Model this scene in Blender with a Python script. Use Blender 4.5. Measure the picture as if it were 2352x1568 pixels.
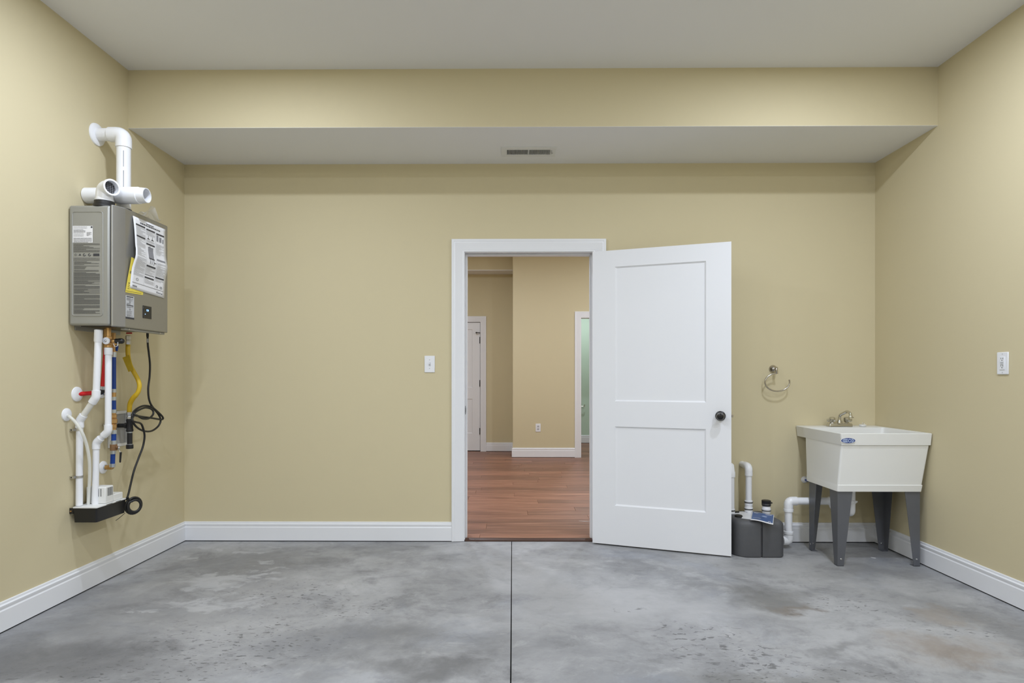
import bpy, bmesh, math, random
from mathutils import Vector, Matrix

for o in list(bpy.data.objects):
    bpy.data.objects.remove(o, do_unlink=True)
scene = bpy.context.scene
COL = scene.collection
R = math.radians

# ------------------------------------------------------------------ camera
W, H, F = 2352.0, 1568.0, 1360.0
CAM = Vector((0, 0, 1.163))
YAW = R(0.45)
CX, CY = 1178.0 - F * math.tan(YAW), 865.0
cd = bpy.data.cameras.new('camera')
cam = bpy.data.objects.new('camera', cd)
COL.objects.link(cam)
cam.location = CAM
cam.rotation_euler = (R(90), 0, YAW)
cd.sensor_fit = 'HORIZONTAL'
cd.sensor_width = 36.0
cd.lens = F / W * 36.0
cd.shift_x = (W / 2 - CX) / W
cd.shift_y = (CY - H / 2) / W
cd.clip_start = 0.05
scene.camera = cam

AR = Vector((math.cos(YAW), math.sin(YAW), 0))
AF = Vector((-math.sin(YAW), math.cos(YAW), 0))
AU = Vector((0, 0, 1))


def ray(x, y):
    return AR * ((x - CX) / F) + AU * ((CY - y) / F) + AF


def onX(x, y, X):
    d = ray(x, y); return CAM + d * ((X - CAM.x) / d.x)


def onY(x, y, Y):
    d = ray(x, y); return CAM + d * ((Y - CAM.y) / d.y)


def onZ(x, y, Z):
    d = ray(x, y); return CAM + d * ((Z - CAM.z) / d.z)


# ------------------------------------------------------------------ world, exposure
world = bpy.data.worlds.new('world')
scene.world = world
world.use_nodes = True
bg = world.node_tree.nodes['Background']
bg.inputs[0].default_value = (0.8, 0.85, 0.9, 1)
bg.inputs[1].default_value = 0.05
scene.view_settings.view_transform = 'Standard'
scene.view_settings.look = 'None'
scene.view_settings.gamma = 1.0
scene.view_settings.use_curve_mapping = False
scene.view_settings.exposure = 0.0

ROOM_LIGHT = 20.6
HALL_LIGHT = 27.0
BATH_LIGHT = 14.0

# ------------------------------------------------------------------ room dimensions
YB = 4.185                                  # back wall face
XL = onY(423.5, 800, YB).x                  # left wall face
XR = onY(2010, 800, YB).x                   # right wall face
YF = -3.4                                   # wall behind the camera
YS = 3.57                                   # face of the boxed soffit
ZC = 3.02                                   # ceiling
ZS = 2.668                                  # underside of the soffit
WT = 0.145                                  # wall thickness at the doorway
DXA = onY(1068, 900, YB).x
DXB = onY(1361, 900, YB).x
DZ = 2.04
print('room', XL, XR, DXA, DXB)

# ------------------------------------------------------------------ materials
MATS = {}


def new_mat(name):
    m = bpy.data.materials.new(name)
    m.use_nodes = True
    MATS[name] = m
    nt = m.node_tree
    return m, nt, nt.nodes['Principled BSDF']


def mat(name, col, rough=0.5, metal=0.0, var=0.04, scale=8.0, bump=0.0, bscale=60.0, spec=0.5,
        trans=0.0, alpha=1.0, emit=None, estr=0.0, coat=0.0):
    m, nt, b = new_mat(name)
    N, L = nt.nodes, nt.links
    geo = N.new('ShaderNodeNewGeometry')
    nz = N.new('ShaderNodeTexNoise')
    nz.inputs['Scale'].default_value = scale
    nz.inputs['Detail'].default_value = 4
    L.new(geo.outputs['Position'], nz.inputs['Vector'])
    mx = N.new('ShaderNodeMix'); mx.data_type = 'RGBA'
    mx.inputs[6].default_value = (*[max(0, c * (1 - var)) for c in col], 1)
    mx.inputs[7].default_value = (*[min(1, c * (1 + var)) for c in col], 1)
    L.new(nz.outputs['Fac'], mx.inputs[0])
    L.new(mx.outputs[2], b.inputs['Base Color'])
    b.inputs['Roughness'].default_value = rough
    b.inputs['Metallic'].default_value = metal
    b.inputs['Specular IOR Level'].default_value = spec
    b.inputs['Transmission Weight'].default_value = trans
    b.inputs['Alpha'].default_value = alpha
    b.inputs['Coat Weight'].default_value = coat
    if emit:
        b.inputs['Emission Color'].default_value = (*emit, 1)
        b.inputs['Emission Strength'].default_value = estr
    if bump > 0:
        n2 = N.new('ShaderNodeTexNoise')
        n2.inputs['Scale'].default_value = bscale
        n2.inputs['Detail'].default_value = 3
        L.new(geo.outputs['Position'], n2.inputs['Vector'])
        bp = N.new('ShaderNodeBump')
        bp.inputs['Strength'].default_value = bump
        bp.inputs['Distance'].default_value = 0.002
        L.new(n2.outputs['Fac'], bp.inputs['Height'])
        L.new(bp.outputs['Normal'], b.inputs['Normal'])
    return m


mat('wall_paint', (0.63, 0.555, 0.365), rough=0.75, var=0.012, scale=3, bump=0.12, bscale=220, spec=0.25)
mat('mint_paint', (0.55, 0.68, 0.56), rough=0.7, var=0.02, scale=3, bump=0.1, bscale=200, spec=0.25)
mat('ceiling_paint', (0.80, 0.80, 0.80), rough=0.85, var=0.01, scale=3, bump=0.08, bscale=200, spec=0.2)
mat('trim_white', (0.80, 0.81, 0.84), rough=0.38, var=0.01, scale=4)
mat('door_white', (0.80, 0.81, 0.84), rough=0.42, var=0.01, scale=4, bump=0.05, bscale=160)
mat('gap_dark', (0.02, 0.02, 0.022), rough=0.9)
mat('pvc', (0.84, 0.85, 0.88), rough=0.3, var=0.015, scale=12)
mat('pvc_old', (0.74, 0.73, 0.68), rough=0.35, var=0.05, scale=20)
mat('heater_grey', (0.34, 0.34, 0.32), rough=0.42, metal=0.35, var=0.02, scale=30, bump=0.06, bscale=600)
mat('heater_front', (0.36, 0.355, 0.34), rough=0.33, metal=0.75, var=0.02, scale=30, bump=0.05, bscale=600)
mat('black_plastic', (0.010, 0.010, 0.011), rough=0.35, var=0.2)
mat('black_rubber', (0.012, 0.012, 0.012), rough=0.45, var=0.2)
mat('dark_screen', (0.018, 0.018, 0.018), rough=0.15)
mat('led_blue', (0.1, 0.3, 0.9), rough=0.5, emit=(0.35, 0.62, 1.0), estr=3.0)
mat('paper', (0.80, 0.80, 0.82), rough=0.8, var=0.02, scale=30)
mat('paper_yellow', (0.80, 0.66, 0.10), rough=0.75, var=0.03, scale=30)
mat('label_grey', (0.52, 0.53, 0.55), rough=0.6)
mat('ink', (0.05, 0.05, 0.055), rough=0.8)
mat('ink_grey', (0.50, 0.50, 0.52), rough=0.8)
mat('ink_side', (0.10, 0.10, 0.095), rough=0.6)
mat('ink_mid', (0.25, 0.25, 0.27), rough=0.8)
mat('brass', (0.62, 0.38, 0.16), rough=0.36, metal=0.9, var=0.15, scale=60)
mat('bronze_old', (0.34, 0.20, 0.11), rough=0.5, metal=0.7, var=0.15, scale=60)
mat('pex_blue', (0.004, 0.05, 0.30), rough=0.35)
mat('pex_red', (0.62, 0.012, 0.018), rough=0.35)
mat('crimp', (0.55, 0.60, 0.66), rough=0.3, metal=0.85)
mat('steel', (0.62, 0.62, 0.62), rough=0.28, metal=1.0)
mat('clamp', (0.16, 0.16, 0.16), rough=0.3, metal=0.9)
mat('chrome', (0.62, 0.61, 0.58), rough=0.08, metal=1.0)
mat('nickel', (0.50, 0.47, 0.43), rough=0.25, metal=1.0)
mat('gas_yellow', (0.66, 0.44, 0.02), rough=0.45)
mat('tag_yellow', (0.62, 0.44, 0.03), rough=0.55, var=0.12, scale=90)
mat('black_iron', (0.022, 0.022, 0.024), rough=0.5, metal=0.2, bump=0.3, bscale=300)
mat('pump_white', (0.78, 0.78, 0.76), rough=0.45)
mat('sink_white', (0.80, 0.80, 0.775), rough=0.38, var=0.012, scale=3)
mat('leg_grey', (0.125, 0.13, 0.145), rough=0.45, metal=0.25, var=0.05, scale=30)
mat('tank_grey', (0.085, 0.087, 0.094), rough=0.55, var=0.06, scale=40, bump=0.25, bscale=500)
mat('tank_groove', (0.05, 0.05, 0.055), rough=0.6)
mat('logo_blue', (0.012, 0.035, 0.20), rough=0.35)
mat('logo_pale', (0.36, 0.45, 0.66), rough=0.35)
mat('booklet_blue', (0.03, 0.10, 0.30), rough=0.35, var=0.35, scale=25)
mat('oil_bronze', (0.025, 0.024, 0.026), rough=0.28, metal=0.6)
mat('bronze_edge', (0.30, 0.29, 0.28), rough=0.3, metal=0.8)
mat('plate_white', (0.82, 0.83, 0.86), rough=0.3)
mat('vent_white', (0.74, 0.74, 0.73), rough=0.5)
mat('clear_bag', (0.92, 0.93, 0.95), rough=0.10, alpha=0.42)
mat('vinyl_tube', (0.86, 0.86, 0.80), rough=0.2, alpha=0.72)
mat('grey_box', (0.40, 0.40, 0.40), rough=0.5)
mat('threshold_wood', (0.055, 0.022, 0.013), rough=0.4, var=0.2, scale=40)
mat('lamp_lens', (0.9, 0.9, 0.9), rough=0.5, emit=(1.0, 0.95, 0.88), estr=4.0)


def concrete():
    m, nt, b = new_mat('concrete')
    N, L = nt.nodes, nt.links
    geo = N.new('ShaderNodeNewGeometry')

    def noise(scale, detail=6, rough=0.6, dist=0.0, sc=(1, 1, 1), off=(0, 0, 0)):
        mp = N.new('ShaderNodeMapping')
        mp.inputs['Scale'].default_value = sc
        mp.inputs['Location'].default_value = off
        L.new(geo.outputs['Position'], mp.inputs['Vector'])
        n = N.new('ShaderNodeTexNoise')
        n.inputs['Scale'].default_value = scale
        n.inputs['Detail'].default_value = detail
        n.inputs['Roughness'].default_value = rough
        n.inputs['Distortion'].default_value = dist
        L.new(mp.outputs[0], n.inputs['Vector'])
        return n.outputs['Fac']

    def ramp(fac, p0, p1, c0=0.0, c1=1.0):
        r = N.new('ShaderNodeMapRange')
        r.interpolation_type = 'SMOOTHSTEP'
        r.inputs[1].default_value = p0; r.inputs[2].default_value = p1
        r.inputs[3].default_value = c0; r.inputs[4].default_value = c1
        L.new(fac, r.inputs[0])
        return r.outputs[0]

    def math_(op, a, c):
        n = N.new('ShaderNodeMath'); n.operation = op
        for i, v in enumerate((a, c)):
            if isinstance(v, (int, float)):
                n.inputs[i].default_value = v
            else:
                L.new(v, n.inputs[i])
        return n.outputs[0]

    def mix(fac, a, c):
        n = N.new('ShaderNodeMix'); n.data_type = 'RGBA'
        if isinstance(fac, (int, float)):
            n.inputs[0].default_value = fac
        else:
            L.new(fac, n.inputs[0])
        for i, v in ((6, a), (7, c)):
            if isinstance(v, tuple):
                n.inputs[i].default_value = (*v, 1)
            else:
                L.new(v, n.inputs[i])
        return n.outputs[2]

    wob = N.new('ShaderNodeTexNoise')
    wob.inputs['Scale'].default_value = 3.2; wob.inputs['Detail'].default_value = 5
    wob.inputs['Roughness'].default_value = 0.65
    L.new(geo.outputs['Position'], wob.inputs['Vector'])
    wv = N.new('ShaderNodeVectorMath'); wv.operation = 'MULTIPLY_ADD'
    wv.inputs[1].default_value = (0.7, 0.7, 0); wv.inputs[2].default_value = (-0.35, -0.35, 0)
    L.new(wob.outputs['Color'], wv.inputs[0])
    add = N.new('ShaderNodeVectorMath'); add.operation = 'ADD'
    L.new(geo.outputs['Position'], add.inputs[0]); L.new(wv.outputs[0], add.inputs[1])

    def blotch(px, py, rx, ry, soft=0.9):
        """worn or stained patch of the slab: centre read off the photograph, on the floor"""
        c = onZ(px, py, 0)
        sub = N.new('ShaderNodeVectorMath'); sub.operation = 'SUBTRACT'
        L.new(add.outputs[0], sub.inputs[0]); sub.inputs[1].default_value = (c.x, c.y, 0)
        mul = N.new('ShaderNodeVectorMath'); mul.operation = 'MULTIPLY'
        L.new(sub.outputs[0], mul.inputs[0]); mul.inputs[1].default_value = (1 / rx, 1 / ry, 0)
        ln = N.new('ShaderNodeVectorMath'); ln.operation = 'LENGTH'
        L.new(mul.outputs[0], ln.inputs[0])
        return ramp(ln.outputs['Value'], 1.0, 1.0 - soft, 0.0, 1.0)

    big = noise(0.8, 8, 0.66, 0.25, (1, 1.1, 1))
    mid = noise(2.6, 10, 0.70, 0.35, (1, 1.25, 1), (3, 1, 0))
    mot = noise(7.5, 10, 0.74, 0.5, (1, 1.2, 1), (11, 5, 0))
    fine = noise(38, 6, 0.7, 0.3, (1, 1.3, 1), (7, 2, 0))
    hue = noise(1.3, 6, 0.65, 0.4, (1, 1, 1), (21, 3, 0))
    col = mix(ramp(big, 0.36, 0.64), (0.235, 0.238, 0.246), (0.395, 0.397, 0.405))
    col = mix(math_('MULTIPLY', ramp(mid, 0.50, 0.70), 0.62), col, (0.150, 0.150, 0.155))
    col = mix(math_('MULTIPLY', ramp(mid, 0.47, 0.30), 0.55), col, (0.47, 0.473, 0.482))
    col = mix(math_('MULTIPLY', ramp(mot, 0.52, 0.70), 0.42), col, (0.135, 0.135, 0.138))
    col = mix(math_('MULTIPLY', ramp(mot, 0.46, 0.30), 0.38), col, (0.50, 0.50, 0.505))
    col = mix(math_('MULTIPLY', ramp(fine, 0.55, 0.75), 0.20), col, (0.13, 0.13, 0.135))
    col = mix(math_('MULTIPLY', ramp(hue, 0.52, 0.70), 0.30), col, (0.28, 0.31, 0.375))
    # larger stained and worn areas
    for px, py, rx, ry, c, a in (
            (120, 1520, 0.80, 0.34, (0.105, 0.105, 0.112), 0.7),
            (330, 1400, 1.0, 0.55, (0.17, 0.17, 0.178), 0.5),
            (560, 1300, 0.75, 0.55, (0.15, 0.15, 0.155), 0.6),
            (700, 1470, 0.45, 0.25, (0.17, 0.175, 0.19), 0.5),
            (990, 1535, 0.42, 0.20, (0.11, 0.11, 0.113), 0.7),
            (880, 1470, 0.35, 0.22, (0.16, 0.16, 0.165), 0.5),
            (1480, 1400, 0.9, 0.40, (0.43, 0.43, 0.44), 0.65),
            (1250, 1330, 0.5, 0.35, (0.43, 0.435, 0.45), 0.5),
            (1760, 1375, 0.34, 0.26, (0.13, 0.128, 0.122), 0.7),
            (1830, 1395, 0.16, 0.10, (0.16, 0.125, 0.095), 0.55),
            (2000, 1310, 0.55, 0.22, (0.16, 0.16, 0.163), 0.55),
            (1910, 1480, 0.28, 0.10, (0.17, 0.17, 0.172), 0.6),
            (1790, 1560, 0.55, 0.12, (0.16, 0.158, 0.15), 0.6),
            (2200, 1500, 0.34, 0.22, (0.24, 0.19, 0.145), 0.6),
            (2170, 1410, 0.25, 0.12, (0.27, 0.225, 0.18), 0.5),
            (2330, 1450, 0.25, 0.35, (0.14, 0.14, 0.142), 0.5)):
        col = mix(math_('MULTIPLY', blotch(px, py, rx, ry), a), col, c)
    # pale plaster splashes
    streak = ramp(noise(4.5, 8, 0.66, 1.0, (1, 1.7, 1), (1, 9, 0)), 0.38, 0.60)
    for px, py, rx, ry in ((480, 1385, 0.30, 0.13), (525, 1330, 0.30, 0.12), (345, 1404, 0.10, 0.06),
                           (600, 1268, 0.16, 0.10), (440, 1284, 0.10, 0.07), (480, 1258, 0.12, 0.06), (620, 1305, 0.14, 0.05)):
        col = mix(math_('MULTIPLY', math_('MULTIPLY', blotch(px, py, rx, ry, 0.35), streak), 0.55), col, (0.50, 0.505, 0.52))
    # dark trowel chips
    chip = ramp(noise(30, 3, 0.55, 0.6, (0.75, 1.25, 1), (4, 4, 0)), 0.57, 0.62)
    chip2 = ramp(noise(44, 3, 0.5, 0.6, (0.7, 1.4, 1), (8, 1, 0)), 0.60, 0.655)
    chips = None
    for px, py, rx, ry, cc in ((1690, 1500, 0.40, 0.18, chip), (1600, 1450, 0.24, 0.08, chip), (1420, 1400, 0.15, 0.06, chip),
                               (1950, 1400, 0.46, 0.12, chip2), (520, 1470, 0.65, 0.34, chip2), (660, 1370, 0.55, 0.26, chip2),
                               (810, 1400, 0.40, 0.15, chip2), (450, 1540, 0.5, 0.16, chip2), (1840, 1550, 0.6, 0.15, chip2),
                               (200, 1540, 0.4, 0.15, chip2), (2150, 1440, 0.3, 0.15, chip2)):
        f_ = math_('MULTIPLY', blotch(px, py, rx, ry, 0.7), cc)
        chips = f_ if chips is None else math_('MAXIMUM', chips, f_)
    col = mix(math_('MULTIPLY', chips, 0.72), col, (0.085, 0.085, 0.088))
    L.new(col, b.inputs['Base Color'])
    L.new(ramp(mid, 0.3, 0.7, 0.42, 0.62), b.inputs['Roughness'])
    b.inputs['Specular IOR Level'].default_value = 0.4
    bp = N.new('ShaderNodeBump'); bp.inputs['Strength'].default_value = 0.35; bp.inputs['Distance'].default_value = 0.004
    L.new(math_('SUBTRACT', math_('ADD', mot, math_('MULTIPLY', fine, 0.4)), math_('MULTIPLY', chips, 0.8)), bp.inputs['Height'])
    L.new(bp.outputs[0], b.inputs['Normal'])


concrete()


def wood():
    m, nt, b = new_mat('plank_wood')
    N, L = nt.nodes, nt.links
    geo = N.new('ShaderNodeNewGeometry')
    oi = N.new('ShaderNodeObjectInfo')
    mp = N.new('ShaderNodeMapping'); mp.inputs['Scale'].default_value = (1.2, 22, 1)
    L.new(geo.outputs['Position'], mp.inputs['Vector'])
    ofs = N.new('ShaderNodeVectorMath'); ofs.operation = 'ADD'
    L.new(mp.outputs[0], ofs.inputs[0])
    sc = N.new('ShaderNodeVectorMath'); sc.operation = 'SCALE'; sc.inputs[0].default_value = (37, 11, 5)
    L.new(oi.outputs['Random'], sc.inputs['Scale']); L.new(sc.outputs[0], ofs.inputs[1])
    n = N.new('ShaderNodeTexNoise'); n.inputs['Scale'].default_value = 1.6; n.inputs['Detail'].default_value = 8
    n.inputs['Roughness'].default_value = 0.6; n.inputs['Distortion'].default_value = 0.6
    L.new(ofs.outputs[0], n.inputs['Vector'])
    cr = N.new('ShaderNodeValToRGB')
    cr.color_ramp.elements[0].position = 0.28; cr.color_ramp.elements[0].color = (0.125, 0.050, 0.030, 1)
    cr.color_ramp.elements[1].position = 0.75; cr.color_ramp.elements[1].color = (0.40, 0.205, 0.135, 1)
    e = cr.color_ramp.elements.new(0.52); e.color = (0.25, 0.112, 0.069, 1)
    L.new(n.outputs['Fac'], cr.inputs[0])
    hs = N.new('ShaderNodeHueSaturation')
    mr = N.new('ShaderNodeMapRange'); mr.inputs[3].default_value = 0.78; mr.inputs[4].default_value = 1.22
    L.new(oi.outputs['Random'], mr.inputs[0]); L.new(mr.outputs[0], hs.inputs['Value'])
    L.new(cr.outputs[0], hs.inputs['Color']); L.new(hs.outputs[0], b.inputs['Base Color'])
    b.inputs['Roughness'].default_value = 0.42


wood()


# ------------------------------------------------------------------ mesh building
WLOC = {}


def tag(o, label=None, cat=None, group=None, kind=None):
    if label: o['label'] = label
    if cat: o['category'] = cat
    if group: o['group'] = group
    if kind: o['kind'] = kind
    return o


def thing(name, loc, label, cat, group=None, kind=None):
    o = bpy.data.objects.new(name, None)
    o.empty_display_size = 0.05
    COL.objects.link(o)
    o.location = loc
    WLOC[o] = Vector(loc)
    return tag(o, label, cat, group, kind)


def perp(d):
    a = Vector((0, 0, 1)) if abs(d.z) < 0.9 else Vector((1, 0, 0))
    u = d.cross(a).normalized()
    return u, d.cross(u).normalized()


class MB:
    def __init__(self):
        self.v, self.f = [], []

    def add(self, vs, fs):
        k = len(self.v)
        self.v += [Vector(p) for p in vs]
        self.f += [tuple(i + k for i in q) for q in fs]
        return self

    def box(self, x0, x1, y0, y1, z0, z1):
        vs = [(x, y, z) for z in (z0, z1) for y in (y0, y1) for x in (x0, x1)]
        return self.add(vs, [(0, 2, 3, 1), (4, 5, 7, 6), (0, 1, 5, 4), (2, 6, 7, 3), (0, 4, 6, 2), (1, 3, 7, 5)])

    def obox(self, o, u, v, w):
        """box from corner o along three edge vectors"""
        o, u, v, w = Vector(o), Vector(u), Vector(v), Vector(w)
        vs = [o + u * a + v * b_ + w * c for c in (0, 1) for b_ in (0, 1) for a in (0, 1)]
        return self.add(vs, [(0, 2, 3, 1), (4, 5, 7, 6), (0, 1, 5, 4), (2, 6, 7, 3), (0, 4, 6, 2), (1, 3, 7, 5)])

    def quad(self, *p):
        return self.add(p, [tuple(range(len(p)))])

    def loft(self, rings, cap0=True, cap1=True, closed=True):
        n = len(rings[0]); k = len(self.v)
        for r_ in rings:
            self.v += [Vector(p) for p in r_]
        m = n if closed else n - 1
        for i in range(len(rings) - 1):
            for j in range(m):
                a, b_ = k + i * n + j, k + i * n + (j + 1) % n
                self.f.append((a, b_, b_ + n, a + n))
        if cap0: self.f.append(tuple(k + j for j in reversed(range(n))))
        if cap1: self.f.append(tuple(k + (len(rings) - 1) * n + j for j in range(n)))
        return self

    def lathe(self, o, axis, prof, n=20, cap0=True, cap1=True):
        """prof: (radius, distance along axis)"""
        o, d = Vector(o), Vector(axis).normalized()
        u, v = perp(d)
        rings = [[o + d * h + (u * math.cos(2 * math.pi * j / n) + v * math.sin(2 * math.pi * j / n)) * max(r_, 1e-5)
                  for j in range(n)] for r_, h in prof]
        return self.loft(rings, cap0, cap1)

    def cyl(self, p0, p1, r0, r1=None, n=18, caps=True):
        p0, p1 = Vector(p0), Vector(p1)
        return self.lathe(p0, p1 - p0, [(r0, 0), (r0 if r1 is None else r1, (p1 - p0).length)], n, caps, caps)

    def tube(self, pts, r, n=12, caps=True, closed=False):
        pts = [Vector(p) for p in pts]
        m = len(pts)
        rr = r if isinstance(r, (list, tuple)) else [r] * m
        rings, u = [], None
        for i in range(m):
            if closed:
                d = (pts[(i + 1) % m] - pts[i - 1]).normalized()
            else:
                d = (pts[min(i + 1, m - 1)] - pts[max(i - 1, 0)]).normalized()
            if u is None:
                u, _ = perp(d)
            u = (u - d * u.dot(d)).normalized()
            v = d.cross(u)
            rings.append([pts[i] + (u * math.cos(2 * math.pi * j / n) + v * math.sin(2 * math.pi * j / n)) * rr[i] for j in range(n)])
        if closed:
            rings.append(rings[0])
        return self.loft(rings, caps and not closed, caps and not closed)

    def sphere(self, c, r, n=16, m=10, sq=1.0):
        c = Vector(c)
        rings = []
        for i in range(m + 1):
            t = math.pi * i / m
            rings.append([c + Vector((r * max(math.sin(t), 1e-4) * math.cos(2 * math.pi * j / n),
                                      r * max(math.sin(t), 1e-4) * math.sin(2 * math.pi * j / n), -r * sq * math.cos(t))) for j in range(n)])
        return self.loft(rings)

    def xform(self, M):
        self.v = [M @ p for p in self.v]
        return self

    def build(self, name, material, parent=None, smooth=True, bevel=0.0, seg=2, origin=None, ang=40, **t):
        xs = [p.x for p in self.v]; ys = [p.y for p in self.v]; zs = [p.z for p in self.v]
        o = Vector(origin) if origin else Vector(((min(xs) + max(xs)) / 2, (min(ys) + max(ys)) / 2, min(zs)))
        me = bpy.data.meshes.new(name)
        me.from_pydata([tuple(p - o) for p in self.v], [], self.f)
        bm = bmesh.new(); bm.from_mesh(me)
        bmesh.ops.remove_doubles(bm, verts=bm.verts, dist=1e-6)
        bmesh.ops.recalc_face_normals(bm, faces=bm.faces)
        bm.to_mesh(me); bm.free()
        if smooth:
            me.polygons.foreach_set('use_smooth', [True] * len(me.polygons))
            me.set_sharp_from_angle(angle=R(ang))
        me.materials.append(MATS[material])
        ob = bpy.data.objects.new(name, me)
        COL.objects.link(ob)
        if parent is not None:
            ob.parent = parent
            ob.location = o - WLOC[parent]
        else:
            ob.location = o
        WLOC[ob] = o
        if bevel > 0:
            md = ob.modifiers.new('bevel', 'BEVEL')
            md.width = bevel; md.segments = seg; md.limit_method = 'ANGLE'; md.angle_limit = R(40)
            md.harden_normals = False
        return tag(ob, **{{'label': 'label', 'cat': 'cat', 'group': 'group', 'kind': 'kind'}[k]: v for k, v in t.items()})


def fillet(pts, rad, seg=8):
    pts = [Vector(p) for p in pts]
    out = [pts[0]]
    for i in range(1, len(pts) - 1):
        a, c, e = pts[i - 1], pts[i], pts[i + 1]
        d0, d1 = (a - c).normalized(), (e - c).normalized()
        ang = d0.angle(d1)
        t = min(rad / math.tan(ang / 2), (a - c).length * 0.49, (e - c).length * 0.49)
        s0, s1 = c + d0 * t, c + d1 * t
        for k in range(seg + 1):
            q = k / seg
            out.append(s0 * (1 - q) ** 2 + c * 2 * q * (1 - q) + s1 * q * q)
    out.append(pts[-1])
    return out


def spline(pts, seg=8, closed=False):
    pts = [Vector(p) for p in pts]
    n = len(pts); out = []
    rng = n if closed else n - 1
    for i in range(rng):
        if closed:
            p0, p1, p2, p3 = pts[i - 1], pts[i], pts[(i + 1) % n], pts[(i + 2) % n]
        else:
            p0, p1, p2, p3 = pts[max(i - 1, 0)], pts[i], pts[i + 1], pts[min(i + 2, n - 1)]
        for k in range(seg):
            t = k / seg
            out.append(0.5 * ((2 * p1) + (p2 - p0) * t + (2 * p0 - 5 * p1 + 4 * p2 - p3) * t * t + (3 * p1 - p0 - 3 * p2 + p3) * t ** 3))
    if not closed:
        out.append(pts[-1])
    return out


def elbow(mb, a, c, e, r, reach, bend=None):
    """a pipe fitting: thick short bend around corner c, reaching some way towards a and e"""
    a, c, e = Vector(a), Vector(c), Vector(e)
    d0, d1 = (a - c).normalized(), (e - c).normalized()
    mb.tube(fillet([c + d0 * reach, c, c + d1 * reach], bend or reach * 0.75, 8), r, 18)
    return mb


def rrect(x0, x1, y0, y1, z, r, seg=4):
    out = []
    rs = r if isinstance(r, (list, tuple)) else [r] * 4
    for (cx, cy, a0, q) in ((x0, y0, 180, rs[0]), (x1, y0, 270, rs[1]), (x1, y1, 0, rs[2]), (x0, y1, 90, rs[3])):
        sx = q if cx == x0 else -q
        sy = q if cy == y0 else -q
        for k in range(seg + 1):
            a = R(a0 + 90 * k / seg)
            out.append(Vector((cx + sx + q * math.cos(a), cy + sy + q * math.sin(a), z)))
    return out


def text_mb(s, size, o, u, v, spacing=1.0):
    """flat lettering starting at o, running along u with letters rising along v"""
    cu = bpy.data.curves.new('lettering', 'FONT')
    cu.body = s; cu.size = size; cu.space_character = spacing; cu.resolution_u = 2
    ob = bpy.data.objects.new('lettering', cu)
    COL.objects.link(ob)
    me = ob.to_mesh()
    mb = MB()
    o, u, v = Vector(o), Vector(u).normalized(), Vector(v).normalized()
    mb.add([o + u * q.co.x + v * q.co.y for q in me.vertices], [tuple(p.vertices) for p in me.polygons])
    ob.to_mesh_clear()
    bpy.data.objects.remove(ob); bpy.data.curves.remove(cu)
    return mb


# ================================================================== STRUCTURE
T = 0.12
# floor: two slabs with a saw-cut control joint
floor = MB().box(XL - T, XR + T, YF - T, YB + 0.02, -0.12, -0.03).build('floor', 'gap_dark', smooth=False,
        label='grey mottled concrete floor with a saw-cut joint', cat='floor', kind='structure')
xj0 = onZ(1177, 1250, 0).x
xj1 = onZ(1170, 1567, 0).x
xjm = (xj0 + xj1) / 2
MB().box(XL - T, xjm - 0.0024, YF - T, YB + 0.02, -0.03, 0).build('slab', 'concrete', floor, smooth=False)
MB().box(xjm + 0.0024, XR + T, YF - T, YB + 0.02, -0.03, 0).build('slab', 'concrete', floor, smooth=False)

# walls
MB().box(XL - T, XL, YF - T, YB + WT, 0, ZC + 0.1).build('wall_left', 'wall_paint', smooth=False,
        label='tan wall on which the tankless water heater hangs', cat='wall', kind='structure')
MB().box(XR, XR + T, YF - T, YB + WT, 0, ZC + 0.1).build('wall_right', 'wall_paint', smooth=False,
        label='tan wall beside the utility sink with one outlet', cat='wall', kind='structure')
MB().box(XL, XR, YF - T, YF, 0, ZC).build('wall_front', 'wall_paint', smooth=False,
        label='plain tan wall opposite the open doorway', cat='wall', kind='structure')
mb = MB()
mb.box(XL, DXA - 0.02, YB, YB + WT, 0, ZC + 0.1)
mb.box(DXB + 0.02, XR, YB, YB + WT, 0, ZC + 0.1)
mb.box(DXA - 0.02, DXB + 0.02, YB, YB + WT, DZ + 0.02, ZC + 0.1)
mb.build('wall_back', 'wall_paint', smooth=False, label='tan wall around the open doorway with light switch and towel ring', cat='wall', kind='structure')
MB().box(XL, XR, YF, YB, ZC, ZC + 0.1).build('ceiling', 'ceiling_paint', smooth=False,
        label='flat white main ceiling of the utility room', cat='ceiling', kind='structure')
sof = MB().box(XL, XR, YS, YB, ZS + 0.0015, ZC).build('ceiling_soffit', 'wall_paint', smooth=False,
        label='boxed tan soffit with white underside along the doorway wall', cat='soffit', kind='structure')
MB().box(XL, XR, YS, YB, ZS, ZS + 0.0015).build('underside', 'ceiling_paint', sof, smooth=False, label='white painted underside of the soffit')

BBH = 0.138
BBP = [(0, 0.0065), (0.0155, 0.0065), (0.0155, 0.098), (0.0125, 0.104), (0.0125, 0.108), (0.0145, 0.113), (0.0145, 0.122), (0.0085, 0.127), (0.0085, 0.129), (0.0075, 0.136), (0.0055, 0.138), (0, 0.138)]


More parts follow.
